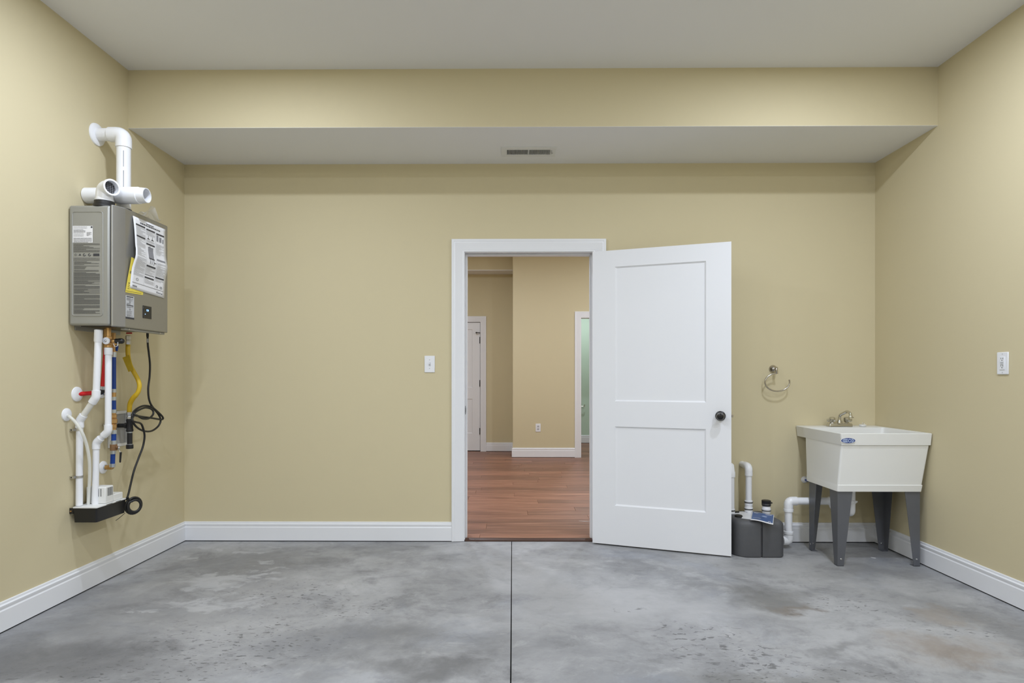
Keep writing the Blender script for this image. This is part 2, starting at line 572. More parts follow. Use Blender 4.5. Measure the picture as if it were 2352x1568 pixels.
def baseboard(name, p0, p1, nrm, label, m0=0.0, m1=0.0):
    """moulding along the wall from p0 to p1; m0/m1 = 1 mitres the inside corner, -1 an outside one"""
    p0, p1, nrm = Vector(p0), Vector(p1), Vector(nrm)
    d = (p1 - p0).normalized()
    mb = MB()
    mb.loft([[p0 + nrm * a + d * (a * m0) + AU * h for a, h in BBP], [p1 + nrm * a - d * (a * m1) + AU * h for a, h in BBP]])
    g = MB()
    q0, q1 = p0 + d * (0.0125 * max(m0, 0)), p1 - d * (0.0125 * max(m1, 0))
    o = mb.build(name, 'trim_white', ang=25, label=label, cat='baseboard', kind='structure')
    g.loft([[q + AU * 0.0005, q + nrm * 0.012 + AU * 0.0005, q + nrm * 0.012 + AU * 0.0066, q + AU * 0.0066] for q in (q0, q1)])
    g.build('floor_gap', 'gap_dark', o, smooth=False)
    return o


CW, CT = 0.090, 0.018            # door casing width and thickness
baseboard('baseboard_back', (XL, YB, 0), (DXA - 0.004 - CW, YB, 0), (0, -1, 0), 'white baseboard below the light switch wall', 1, 0)
baseboard('baseboard_back_sink', (DXB + 0.004 + CW, YB, 0), (XR, YB, 0), (0, -1, 0), 'white baseboard behind the utility sink and tank', 0, 1)
baseboard('baseboard_left', (XL, YF, 0), (XL, YB, 0), (1, 0, 0), 'white baseboard under the water heater wall', 1, 1)
baseboard('baseboard_right', (XR, YF, 0), (XR, YB, 0), (-1, 0, 0), 'white baseboard along the wall with the outlet', 1, 1)
baseboard('baseboard_front', (XL, YF, 0), (XR, YF, 0), (0, 1, 0), 'white baseboard opposite the open doorway', 1, 1)

CASP = [(0, 0), (0, 0.010), (0.006, 0.012), (0.010, 0.011), (0.016, 0.013), (0.058, 0.0165), (0.064, 0.018), (0.071, 0.0165), (0.076, 0.019), (0.087, 0.019), (0.090, 0.016), (0.090, 0)]


def casing(name, xa, xb, ztop, y, ny, label, kind='structure', z0=0.0, w=CW):
    """moulded casing around a doorway: profile swept up, across and down; ny is the direction it faces"""
    k = w / 0.09
    mb = MB()
    prof = [(a * k, t) for a, t in CASP]
    rings = []
    for (sx, x, z, dx, dz) in ((-1, xa, z0, -1, 0), (-1, xa, ztop, -1, 1), (1, xb, ztop, 1, 1), (1, xb, z0, 1, 0)):
        rings.append([Vector((x + dx * a, y + ny * t, z + dz * a)) for a, t in prof])
    mb.loft(rings)
    return mb.build(name, 'trim_white', ang=20, label=label, cat='door casing', kind=kind)


casing('trim_1', DXA - 0.004, DXB + 0.004, DZ + 0.004, YB, -1, 'white moulded casing around the open doorway', z0=0.003)
casing('trim_2', DXA - 0.004, DXB + 0.004, DZ + 0.004, YB + WT, 1, 'white moulded casing on the hall side of the doorway', z0=0.012)
# jamb lining with stop
mb = MB()
mb.box(DXA - 0.02, DXA, YB, YB + WT, 0.012, DZ + 0.02)
mb.box(DXB, DXB + 0.02, YB, YB + WT, 0.012, DZ + 0.02)
mb.box(DXA, DXB, YB, YB + WT, DZ, DZ + 0.02)
jamb = mb.build('trim_3', 'trim_white', smooth=False, label='white jamb lining inside the open doorway', cat='door jamb', kind='structure')
mb = MB()
mb.box(DXA, DXA + 0.011, YB + 0.040, YB + 0.085, 0.012, DZ)
mb.box(DXB - 0.011, DXB, YB + 0.040, YB + 0.085, 0.012, DZ)
mb.box(DXA + 0.011, DXB - 0.011, YB + 0.040, YB + 0.085, DZ - 0.011, DZ)
mb.build('door_stop', 'trim_white', jamb, smooth=False, bevel=0.002)
zk = onY(1067, 942, YB).z
mb = MB().lathe((0, 0, 0), (1, 0, 0), [(0.027, 0), (0.027, 0.0016), (0.024, 0.002)], 20)
mb.xform(Matrix.Translation((DXA + 0.0003, YB + 0.019, zk)) @ Matrix.Diagonal((1, 0.62, 1.15, 1)))
mb.build('strike_plate', 'oil_bronze', jamb, label='dark bronze strike plate')
MB().box(DXA + 0.0024, DXA + 0.0030, YB + 0.012, YB + 0.026, zk - 0.013, zk + 0.013).build('strike_hole', 'gap_dark', jamb, smooth=False)
# threshold
MB().loft([[Vector((x, y, z)) for (y, z) in ((YB - 0.006, 0.001), (YB - 0.004, 0.010), (YB + 0.010, 0.0165), (YB + 0.036, 0.0165), (YB + 0.036, 0.001))]
           for x in (DXA + 0.0005, DXB - 0.0005)]).build('threshold', 'threshold_wood', label='dark wood threshold strip in the doorway', cat='threshold', kind='structure')

# ------------------------------------------------------------------ hall beyond the doorway
HX0, HX1 = -2.4, 2.65
YH = 8.46                                   # hall wall face
YR = 9.14                                   # recess wall face, with the closed door
YBT = 10.3                                  # bathroom far wall
ZH = 3.02
HC = onY(1178, 900, YH).x                   # corner between hall wall and recess
BXA = onY(1335, 900, YH).x                  # bathroom opening
BXB = BXA + 0.78
BDZ = 2.0
YH0 = YB + WT
hf = MB().box(HX0, HX1, YH0 - 0.10, YBT + 0.2, -0.12, -0.002).build('floor_hall', 'gap_dark', smooth=False,
        label='reddish brown plank floor beyond the doorway', cat='floor', kind='structure')
random.seed(4)
PWD = 0.152
y = YB + 0.037
plank_mesh = {}
row = 0
while y < YBT:
    x = HX0 - random.uniform(0, 1.1)
    y1 = min(y + PWD, YBT)
    lo, hi = (DXA + 0.0005, DXB - 0.0005) if y < YH0 - 0.001 else (HX0, HX1)
    if y < YH0 - 0.001:
        y1 = YH0
    while x < hi:
        ln = random.choice((0.92, 1.22, 1.22, 1.5))
        a, c = max(x, lo), min(x + ln, hi)
        if c - a > 0.02:
            MB().box(a + 0.0006, c - 0.0006, y + 0.0006, y1 - 0.0006, -0.002, 0.012).build('plank', 'plank_wood', hf, smooth=False, bevel=0.0012, seg=1)
        x += ln
    y = y1
    row += 1
ZF = 0.012
MB().box(HX0 - T, HX0, YH0, YBT + 0.2, 0, ZH).build('wall_hall_left', 'wall_paint', smooth=False, label='tan side wall of the hall on the closed door side', cat='wall', kind='structure')
MB().box(HX1, HX1 + T, YH0, YBT + 0.2, 0, ZH).build('wall_hall_right', 'wall_paint', smooth=False, label='tan side wall of the hall on the bathroom side', cat='wall', kind='structure')
mb = MB()
mb.box(HC, BXA - 0.015, YH, YH + 0.12, ZF, ZH)
mb.box(BXB + 0.015, HX1, YH, YH + 0.12, ZF, ZH)
mb.box(BXA - 0.015, BXB + 0.015, YH, YH + 0.12, BDZ + 0.015, ZH)
mb.box(HC, HC + 0.12, YH + 0.12, YR, ZF, ZH)
mb.build('wall_hall_back', 'wall_paint', smooth=False, label='tan hall wall between the recess and the bathroom opening', cat='wall', kind='structure')
RDA, RDB = onY(1103, 900, YR).x - 0.86, onY(1103, 900, YR).x
RDZ = onY(1100, 740, YR).z
mb = MB()
mb.box(HX0, RDA - 0.012, YR, YR + 0.12, ZF, ZH)
mb.box(RDB + 0.012, HC + 0.12, YR, YR + 0.12, ZF, ZH)
mb.box(RDA - 0.012, RDB + 0.012, YR, YR + 0.12, RDZ + 0.012, ZH)
mb.build('wall_hall_recess', 'wall_paint', smooth=False, label='tan wall of the hall recess around a closed white door', cat='wall', kind='structure')
MB().box(HX0, HX1, YH0, YH, ZH, ZH + 0.1).build('ceiling_hall', 'ceiling_paint', smooth=False, label='white ceiling of the hall beyond the doorway', cat='ceiling', kind='structure')
YSH = 8.80
zsh = onY(1120, 630, YR).z
hs = MB().box(HX0, HC, YSH, YR, zsh + 0.01, ZH).build('ceiling_hall_soffit', 'wall_paint', smooth=False, label='tan soffit with white underside in the hall recess', cat='soffit', kind='structure')
MB().box(HX0, HC, YSH, YR, zsh, zsh + 0.01).build('underside', 'ceiling_paint', hs, smooth=False)
MB().box(HX0, HC, YH, YSH, ZH, ZH + 0.1).build('ceiling_hall_recess', 'ceiling_paint', smooth=False, label='white ceiling strip in front of the hall recess soffit', cat='ceiling', kind='structure')
# bathroom
MB().box(HC + 0.12, HX1, YBT, YBT + 0.12, ZF, ZH).build('wall_bathroom_back', 'mint_paint', smooth=False, label='mint green far wall of the bathroom', cat='wall', kind='structure')
MB().box(HC + 0.12, HC + 0.13, YH + 0.12, YBT, ZF, 2.5).build('wall_bathroom_left', 'mint_paint', smooth=False, label='mint green side wall of the bathroom', cat='wall', kind='structure')
MB().box(HX1 - 0.01, HX1, YH + 0.12, YBT, ZF, 2.5).build('wall_bathroom_right', 'mint_paint', smooth=False, label='mint green side wall of the bathroom away from the hall', cat='wall', kind='structure')
MB().box(HC + 0.12, HX1, YH + 0.12, YBT, 2.5, 2.6).build('ceiling_bathroom', 'ceiling_paint', smooth=False, label='white ceiling of the mint green bathroom', cat='ceiling', kind='structure')
mb = MB()
mb.box(BXA - 0.015, BXA, YH, YH + 0.12, ZF, BDZ + 0.015)
mb.box(BXB, BXB + 0.015, YH, YH + 0.12, ZF, BDZ + 0.015)
mb.box(BXA, BXB, YH, YH + 0.12, BDZ, BDZ + 0.015)
mb.build('trim_4', 'trim_white', smooth=False, label='white jamb lining of the bathroom opening', cat='door jamb', kind='structure')
casing('trim_5', BXA - 0.003, BXB + 0.003, BDZ + 0.003, YH, -1, 'white casing around the bathroom opening in the hall', z0=ZF)
casing('trim_6', RDA - 0.003, RDB + 0.003, RDZ + 0.003, YR, -1, 'white casing around the closed door in the recess', z0=ZF)
zz = Vector((0, 0, ZF))
baseboard('baseboard_hall_back', Vector((HC, YH, ZF)), Vector((BXA - 0.003 - CW, YH, ZF)), (0, -1, 0), 'white baseboard below the hall outlet', -1, 0)
baseboard('baseboard_hall_return', Vector((HC, YR, ZF)), Vector((HC, YH, ZF)), (-1, 0, 0), 'white baseboard turning the hall corner into the recess', 1, -1)
baseboard('baseboard_hall_recess', Vector((RDB + 0.003 + CW, YR, ZF)), Vector((HC, YR, ZF)), (0, -1, 0), 'white baseboard beside the closed recess door', 0, 1)
baseboard('baseboard_hall_recess_left', Vector((HX0, YR, ZF)), Vector((RDA - 0.003 - CW, YR, ZF)), (0, -1, 0), 'white baseboard on the far side of the recess door', 0, 0)
baseboard('baseboard_hall_right', Vector((BXB + 0.003 + CW, YH, ZF)), Vector((HX1, YH, ZF)), (0, -1, 0), 'white baseboard past the bathroom opening', 0, 0)
baseboard('baseboard_bathroom', Vector((HC + 0.13, YBT, ZF)), Vector((HX1 - 0.01, YBT, ZF)), (0, -1, 0), 'white baseboard of the mint green bathroom wall', 0, 0)


# ------------------------------------------------------------------ doors
def door_parts(parent, M, wd, ht, th, stile, rails, mat_='door_white'):
    """two-panel door leaf; u across from 0 to wd, face at v=0 looking to -v, back at v=th"""
    b1, t1, b2, t2 = rails
    us, zs = [0, stile, wd - stile, wd], [0, b1, t1, b2, t2, ht]
    mb = MB()
    for v in (0, th):
        for i in range(3):
            for j in range(5):
                if i == 1 and j in (1, 3):
                    continue
                mb.quad((us[i], v, zs[j]), (us[i + 1], v, zs[j]), (us[i + 1], v, zs[j + 1]), (us[i], v, zs[j + 1]))
        s = 1 if v == 0 else -1
        for (z0, z1) in ((b1, t1), (b2, t2)):
            e, dp = 0.010, 0.009
            o = [(stile, v, z0), (wd - stile, v, z0), (wd - stile, v, z1), (stile, v, z1)]
            k = [(stile + 0.003, v + s * 0.004, z0 + 0.003), (wd - stile - 0.003, v + s * 0.004, z0 + 0.003), (wd - stile - 0.003, v + s * 0.004, z1 - 0.003), (stile + 0.003, v + s * 0.004, z1 - 0.003)]
            n = [(stile + e, v + s * dp, z0 + e), (wd - stile - e, v + s * dp, z0 + e), (wd - stile - e, v + s * dp, z1 - e), (stile + e, v + s * dp, z1 - e)]
            mb.loft([[Vector(p) for p in o], [Vector(p) for p in k], [Vector(p) for p in n]], False, False)
    mb.quad((0, 0, 0), (0, th, 0), (0, th, ht), (0, 0, ht))
    mb.quad((wd, 0, 0), (wd, th, 0), (wd, th, ht), (wd, 0, ht))
    mb.quad((0, 0, 0), (wd, 0, 0), (wd, th, 0), (0, th, 0))
    mb.quad((0, 0, ht), (wd, 0, ht), (wd, th, ht), (0, th, ht))
    mb.xform(M).build('stiles_and_rails', mat_, parent, smooth=False)
    for (z0, z1) in ((b1, t1), (b2, t2)):
        MB().box(stile + 0.010, wd - stile - 0.010, 0.009, th - 0.009, z0 + 0.010, z1 - 0.010).xform(M).build('panel', mat_, parent, smooth=False)


DA = R(20.0)
pin = Vector((DXB + 0.004, YB - CT - 0.006, 0))
tdir = Vector((math.cos(DA), -math.sin(DA), 0))
ndir = Vector((-math.sin(DA), -math.cos(DA), 0))     # faces the camera
DTH, DWD = 0.035, 0.904
org = pin + ndir * (DTH + 0.004) + Vector((0, 0, 0.010))
org = org + tdir * 0.001
DM = Matrix(((tdir.x, -ndir.x, 0, org.x), (tdir.y, -ndir.y, 0, org.y), (0, 0, 1, org.z), (0, 0, 0, 1)))
door = thing('door_1', pin, 'white two-panel door standing open into the room', 'door', kind='structure')
door_parts(door, DM, DWD, 2.022, DTH, 0.155, (0.268, 0.812, 0.985, 1.908))
# knob
zkn = 0.900
ku = DWD - 0.066
for side in (0, 1):
    k = MB()
    if side == 0:
        k.lathe((ku, 0.0, zkn), (0, -1, 0), [(0.032, 0), (0.032, 0.004), (0.029, 0.007), (0.013, 0.010), (0.012, 0.026), (0.020, 0.030), (0.0275, 0.038), (0.0285, 0.046), (0.0265, 0.054), (0.0225, 0.058)], 28)
        kk = k.xform(DM).build('knob', 'oil_bronze', door, label='dark bronze round door knob')
        MB().lathe((ku, -0.058, zkn), (0, -1, 0), [(0.0225, -0.002), (0.0232, 0.0005), (0.0215, 0.001)], 28).xform(DM).build('knob_ring', 'bronze_edge', kk)
        MB().lathe((ku, -0.058, zkn), (0, -1, 0), [(0.0212, -0.002), (0.0205, 0.0022), (0.015, 0.0045), (0.006, 0.0058), (0.0005, 0.006)], 28).xform(DM).build('knob_face', 'oil_bronze', kk)
    else:
        k.lathe((ku, DTH, zkn), (0, 1, 0), [(0.032, 0), (0.032, 0.004), (0.029, 0.007), (0.013, 0.010), (0.012, 0.026), (0.020, 0.030), (0.0275, 0.038), (0.0285, 0.046), (0.0225, 0.056), (0.001, 0.058)], 24)
        k.xform(DM).build('knob', 'oil_bronze', door)
MB().box(DWD, DWD + 0.0015, 0.006, 0.029, zkn - 0.028, zkn + 0.028).xform(DM).build('latch_plate', 'nickel', door, smooth=False)
MB().box(DWD + 0.0015, DWD + 0.012, 0.011, 0.024, zkn - 0.008, zkn + 0.008).xform(DM).build('latch_bolt', 'nickel', door, smooth=False, bevel=0.002)
for hz in (0.22, 1.02, 1.80):
    MB().cyl(pin + Vector((0, 0, hz)), pin + Vector((0, 0, hz + 0.09)), 0.0065, n=12).build('hinge', 'oil_bronze', door)

org2 = Vector((RDA + 0.003, YR + 0.012, ZF + 0.012))
rd = thing('door_2', (org2.x, YR + 0.012, ZF), 'closed white two-panel door with black hinges in the hall recess', 'door', kind='structure')
rails2 = tuple(onY(1085, p, YR).z - org2.z for p in (995, 916, 890, 756))
door_parts(rd, Matrix.Translation(org2), RDB - RDA - 0.006, RDZ - ZF - 0.015, 0.035, 0.118, rails2)
for py in (781, 880, 990):
    p = onY(1103, py, YR)
    MB().cyl((RDB - 0.002, YR + 0.004, p.z - 0.05), (RDB - 0.002, YR + 0.004, p.z + 0.05), 0.011, n=10).build('hinge', 'black_plastic', rd)
p = onY(1103, 764, YR)
mb = MB().cyl((RDB + 0.005, YR + 0.002, p.z), (RDB - 0.055, YR - 0.045, p.z), 0.006, n=8)
mb.cyl((RDB - 0.055, YR - 0.045, p.z), (RDB - 0.062, YR - 0.02, p.z), 0.011, n=10)
mb.build('door_bumper', 'black_plastic', rd, label='black hinge-pin door bumper')
MB().box(RDA, RDB, YR + 0.008, YR + 0.05, ZF + 0.001, ZF + 0.010).build('floor_gap', 'gap_dark', rd, smooth=False)


# ------------------------------------------------------------------ ceiling downlights
def downlight(x, y, z, power, label, spread=180, color=(0.885, 0.965, 1.115), group=None):
    t = thing('recessed_downlight', (x, y, z - 0.012), label, 'downlight', group)
    MB().lathe((x, y, z - 0.0005), (0, 0, -1), [(0.093, 0), (0.091, 0.006), (0.070, 0.009), (0.066, 0.004)], 32, True, False).build('trim_ring', 'plate_white', t)
    MB().lathe((x, y, z - 0.0035), (0, 0, -1), [(0.066, 0), (0.066, 0.0018)], 32).build('lens', 'lamp_lens', t)
    ld = bpy.data.lights.new('downlight_beam', 'AREA')
    ld.shape = 'DISK'; ld.size = 0.12; ld.energy = power; ld.color = color; ld.spread = R(spread)
    lo = bpy.data.objects.new('downlight_beam', ld)
    COL.objects.link(lo)
    lo.parent = t
    lo.location = (0, 0, -0.002)
    return t


G = 'recessed downlights in the utility room ceiling'
for (x, y) in [(xx, yy) for yy in (2.6, 1.35, 0.1, -1.15, -2.4) for xx in (-1.38, 1.64)]:
    downlight(x, y, ZC, ROOM_LIGHT, 'round white recessed downlight in the utility room ceiling', group=G)
G = 'recessed downlights in the hall ceiling'
for (x, y) in ((1.55, 6.9), (-0.9, 6.9), (1.55, 5.2), (-0.9, 5.2)):
    downlight(x, y, ZH, HALL_LIGHT, 'round white recessed downlight in the hall ceiling', color=(0.90, 0.965, 1.09), group=G)
downlight(1.25, 9.55, 2.5, BATH_LIGHT, 'round white recessed downlight in the bathroom ceiling', color=(0.93, 0.98, 1.05))

# ================================================================== OBJECTS

# ------------------------------------------------------------------ air register in the soffit
ra, rb_ = onZ(1152, 347, ZS), onZ(1276, 347, ZS)
ry0, ry1 = onZ(1213, 337, ZS).y, onZ(1213, 358, ZS).y
ga, gb = onZ(1164, 347, ZS).x, onZ(1264, 347, ZS).x
gy0, gy1 = onZ(1213, 342, ZS).y, onZ(1213, 353.5, ZS).y
reg = thing('air_register', ((ra.x + rb_.x) / 2, (ry0 + ry1) / 2, ZS - 0.006), 'white louvred air register in the soffit underside', 'vent')
mb = MB()
zf0, zf1 = ZS - 0.006, ZS - 0.0003
mb.box(ra.x, ga, ry0, ry1, zf0, zf1); mb.box(gb, rb_.x, ry0, ry1, zf0, zf1)
mb.box(ga, gb, ry0, gy0, zf0, zf1); mb.box(ga, gb, gy1, ry1, zf0, zf1)
mb.box((ga + gb) / 2 - 0.003, (ga + gb) / 2 + 0.003, gy0, gy1, zf0, zf1)
mb.build('frame', 'vent_white', reg, smooth=False)
MB().box(ga, gb, gy0, gy1, ZS - 0.0008, ZS - 0.0002).build('duct_opening', 'gap_dark', reg, smooth=False)
nsl = 17
for half in (0, 1):
    a = ga if half == 0 else (ga + gb) / 2 + 0.003
    c = (ga + gb) / 2 - 0.003 if half == 0 else gb
    for i in range(nsl):
        x = a + (c - a) * (i + 0.5) / nsl
        tl = 0.0022 * (1 if half == 0 else -1)
        MB().obox((x - 0.0007 - tl / 2, gy0, ZS - 0.0055), (0.0014, 0, 0), (0, gy1 - gy0, 0), (tl, 0, 0.0045)).build('louvre', 'vent_white', reg, smooth=False)
mb = MB().box(gb + 0.006, gb + 0.009, gy0 + 0.01, gy1 - 0.015, ZS - 0.010, ZS - 0.006)
mb.box(gb + 0.007, gb + 0.017, (gy0 + gy1) / 2 - 0.002, (gy0 + gy1) / 2 + 0.002, ZS - 0.014, ZS - 0.010)
mb.build('damper_lever', 'grey_box', reg, smooth=False)

# ------------------------------------------------------------------ switch and outlets
p = onY(987, 836, YB)
sw = thing('light_switch', (p.x, YB, p.z - 0.058), 'white toggle light switch on the wall beside the doorway', 'light switch')
MB().box(p.x - 0.0365, p.x + 0.0365, YB - 0.006, YB - 0.0003, p.z - 0.059, p.z + 0.059).build('cover_plate', 'plate_white', sw, bevel=0.003)
MB().box(p.x - 0.0055, p.x + 0.0055, YB - 0.0075, YB - 0.006, p.z - 0.013, p.z + 0.013).build('toggle_slot', 'label_grey', sw, smooth=False)
MB().obox((p.x - 0.004, YB - 0.0075, p.z - 0.006), (0.008, 0, 0), (0, -0.012, 0.008), (0, 0.0, 0.009)).build('toggle', 'plate_white', sw, bevel=0.001)
for dz in (-0.030, 0.030):
    MB().cyl((p.x, YB - 0.006, p.z + dz), (p.x, YB - 0.0072, p.z + dz), 0.0032, n=12).build('screw', 'ink_grey', sw)

p = onX(2305, 834, XR)
ou = thing('wall_outlet', (XR, p.y, p.z - 0.058), 'white outlet with test buttons on the wall near the utility sink', 'outlet')
MB().box(XR - 0.006, XR - 0.0003, p.y - 0.036, p.y + 0.036, p.z - 0.058, p.z + 0.058).build('cover_plate', 'plate_white', ou, bevel=0.003)
MB().box(XR - 0.0085, XR - 0.006, p.y - 0.0165, p.y + 0.0165, p.z - 0.0335, p.z + 0.0335).build('receptacle', 'plate_white', ou, bevel=0.001)
for s in (1, -1):
    c = p.z + s * 0.019 + 0.003
    for dy in (-0.006, 0.006):
        MB().box(XR - 0.0089, XR - 0.0083, p.y + dy - 0.0012, p.y + dy + 0.0012, c - 0.001, c + 0.007).build('slot', 'gap_dark', ou, smooth=False)
    MB().cyl((XR - 0.0089, p.y, c - 0.007), (XR - 0.0083, p.y, c - 0.007), 0.0027, n=10).build('ground_hole', 'gap_dark', ou)
    MB().box(XR - 0.0098, XR - 0.0085, p.y - 0.009, p.y + 0.009, p.z + s * 0.0045 - 0.003, p.z + s * 0.0045 + 0.003).build('test_button', 'label_grey', ou, bevel=0.0005)
for dz in (-0.048, 0.048):
    MB().cyl((XR - 0.006, p.y, p.z + dz), (XR - 0.0068, p.y, p.z + dz), 0.003, n=12).build('screw', 'label_grey', ou)

p = onY(1236, 982, YH)
ho = thing('wall_outlet', (p.x, YH, p.z - 0.058), 'white duplex outlet low on the hall wall', 'outlet')
MB().box(p.x - 0.036, p.x + 0.036, YH - 0.006, YH - 0.0003, p.z - 0.058, p.z + 0.058).build('cover_plate', 'plate_white', ho, bevel=0.003)
for s in (1, -1):
    MB().box(p.x - 0.015, p.x + 0.015, YH - 0.0078, YH - 0.006, p.z + s * 0.0195 - 0.013, p.z + s * 0.0195 + 0.013).build('receptacle', 'label_grey', ho, bevel=0.003)
    MB().box(p.x - 0.007, p.x + 0.007, YH - 0.0083, YH - 0.0076, p.z + s * 0.0195 - 0.002, p.z + s * 0.0195 + 0.004).build('slot', 'ink_mid', ho, smooth=False)

# small chrome paper holder on the bathroom wall
p = onY(1338, 932, YBT)
tp = thing('paper_holder', (p.x, YBT, p.z), 'small chrome paper holder on the mint green wall', 'paper holder')
MB().cyl((p.x - 0.07, YBT - 0.0005, p.z), (p.x - 0.07, YBT - 0.012, p.z), 0.025, n=16).build('wall_mount', 'chrome', tp)
MB().tube(fillet([(p.x - 0.07, YBT - 0.012, p.z), (p.x - 0.07, YBT - 0.06, p.z), (p.x + 0.03, YBT - 0.06, p.z), (p.x + 0.03, YBT - 0.06, p.z + 0.03)], 0.015), 0.008, 10).build('arm', 'chrome', tp)

# ------------------------------------------------------------------ towel ring
p = onY(1775, 847, YB)
tr = thing('towel_ring', (p.x, YB, p.z), 'brushed nickel open towel ring on the wall beside the door', 'towel ring')
MB().lathe((p.x, YB - 0.0004, p.z), (0, -1, 0), [(0.027, 0), (0.027, 0.004), (0.024, 0.010), (0.017, 0.018), (0.010, 0.026), (0.0005, 0.029)], 24).build('wall_mount', 'nickel', tr)
yr = YB - 0.060
q0 = onY(1783, 847, yr); q1 = onY(1784.5, 858, yr)
MB().tube(spline([(p.x, YB - 0.018, p.z + 0.012), (p.x + 0.008, YB - 0.042, p.z + 0.006), q0, q1]), 0.0085, 12).build('post', 'nickel', tr)
rc = onY(1785.5, 877.5, yr)
rx, rz = 28.0 / (F / yr), 20.5 / (F / yr)
pts = []
for k in range(41):
    a = R(92 + (360 - 92 + 16) * k / 40.0)
    pts.append((rc.x + rx * math.cos(a), yr, rc.z + rz * math.sin(a)))
MB().tube(pts, 0.0052, 10).build('ring', 'nickel', tr)

# ================================================================== TANKLESS WATER HEATER
HY0 = onX(156.5, 600, XL + 0.004).y
HXF = onY(257.5, 600, HY0).x + 0.028                 # front face of the cover
HY1 = onX(387.5, 600, HXF).y
HZT = onY(205, 469, HY0).z
HZB = onY(205, 747, HY0).z
HXS = HXF - 0.042                                    # seam between case and cover
print('tee', onX(187, 449, XL + 0.004).y)
print('heater', HY0, HY1, HXF, HZB, HZT)
wh = thing('water_heater', (XL, (HY0 + HY1) / 2, HZB), 'grey tankless water heater hung on the tan wall', 'water heater')


def plan(pts, z0, z1):
    return MB().loft([[Vector((x, y, z0)) for x, y in pts], [Vector((x, y, z1)) for x, y in pts]])


cs = MB().box(XL + 0.006, HXS, HY0, HY1, HZB, HZT - 0.004).build('casing', 'heater_grey', wh, bevel=0.012, seg=3)
MB().box(HXS + 0.0005, HXS + 0.004, HY0 + 0.006, HY1 - 0.006, HZB + 0.006, HZT - 0.008).build('seam_gasket', 'gap_dark', wh, smooth=False)
cv = plan([(HXS + 0.004, HY0 + 0.001), (HXF - 0.031, HY0 + 0.001), (HXF - 0.027, HY0 + 0.004), (HXF - 0.001, HY0 + 0.060), (HXF, HY0 + 0.064),
           (HXF, HY1 - 0.016), (HXF - 0.005, HY1 - 0.004), (HXF - 0.012, HY1), (HXS + 0.004, HY1)], HZB - 0.006, HZT).build('front_cover', 'heater_front', wh, bevel=0.006, seg=2, ang=12)
MB().box(XL + 0.0005, XL + 0.006, HY0 + 0.05, HY1 - 0.05, HZB - 0.022, HZT - 0.012).build('mounting_bracket', 'heater_grey', wh, smooth=False, bevel=0.002)
MB().box(HXS + 0.004, HXF - 0.012, HY0 + 0.08, HY1 - 0.02, HZB - 0.018, HZB - 0.006).build('bottom_lip', 'heater_grey', wh, bevel=0.003)
for yy in (HY0 + 0.11, HY1 - 0.07):
    MB().cyl((HXF - 0.012, yy, HZB - 0.012), (HXF - 0.010, yy, HZB - 0.012), 0.0045, n=12).build('screw', 'steel', wh)
MB().box(XL + 0.05, HXS - 0.02, HY0 + 0.03, HY1 - 0.05, HZB - 0.004, HZB).build('bottom_plate', 'black_plastic', wh, smooth=False)

# pressed frame on the side that faces the room entrance
pa, pb = onY(166, 486, HY0), onY(236, 725, HY0)
fr = MB()
rp = []
seg = 5
loop = rrect(pa.x, pb.x, pb.z, pa.z, 0, 0.014, seg)
fr.tube([Vector((q.x, HY0 - 0.0002, q.y)) for q in loop], 0.0024, 8, closed=True)
fr.build('pressed_frame', 'heater_grey', cs)


def on_side(x, y, off=0.0008):
    p_ = onY(x, y, HY0 - off); return p_


def text_rows(mb, x0, x1, ys, th, seed, off, gap=0.0, full=0.75):
    """rows of fine print as thin bars, in pixels of the casing side"""
    rnd = random.Random(seed)
    for y_ in ys:
        x = x0
        end = x1 if rnd.random() < full else x0 + (x1 - x0) * rnd.uniform(0.35, 0.85)
        while x < end - 0.5:
            w = min(rnd.uniform(2.5, 9.0), end - x)
            mb.quad(on_side(x, y_, off), on_side(x + w, y_, off), on_side(x + w, y_ + th, off), on_side(x, y_ + th, off))
            x += w + gap


def frange(a, b_, st):
    out = []
    while a < b_:
        out.append(a); a += st
    return out


lab = MB()
lab.quad(on_side(167, 518.5), on_side(213, 518.5), on_side(213, 557), on_side(167, 557))
lb = lab.build('rating_label', 'paper', cs, smooth=False, label='white rating label with rows of small print')
mb = MB()
text_rows(mb, 169, 200, (520.5, 523.5), 0.7, 1, 0.0014, 0.6)
text_rows(mb, 169, 196, frange(527, 533, 1.8), 0.8, 2, 0.0014, 0.5)
text_rows(mb, 169, 192, (535, 538.5, 541.5), 0.8, 3, 0.0014, 0.4)
text_rows(mb, 199, 210, frange(533, 542, 1.5), 0.7, 4, 0.0014, 0.5)
text_rows(mb, 169, 211, frange(546, 556, 1.9), 0.8, 5, 0.0014, 0.5)
mb.build('small_print', 'ink_mid', lb, smooth=False, kind='stuff')
mb = MB()
mb.quad(on_side(208.5, 519.5, 0.0014), on_side(212.2, 519.5, 0.0014), on_side(212.2, 523.3, 0.0014), on_side(208.5, 523.3, 0.0014))
mb.build('certification_mark', 'ink', lb, smooth=False)

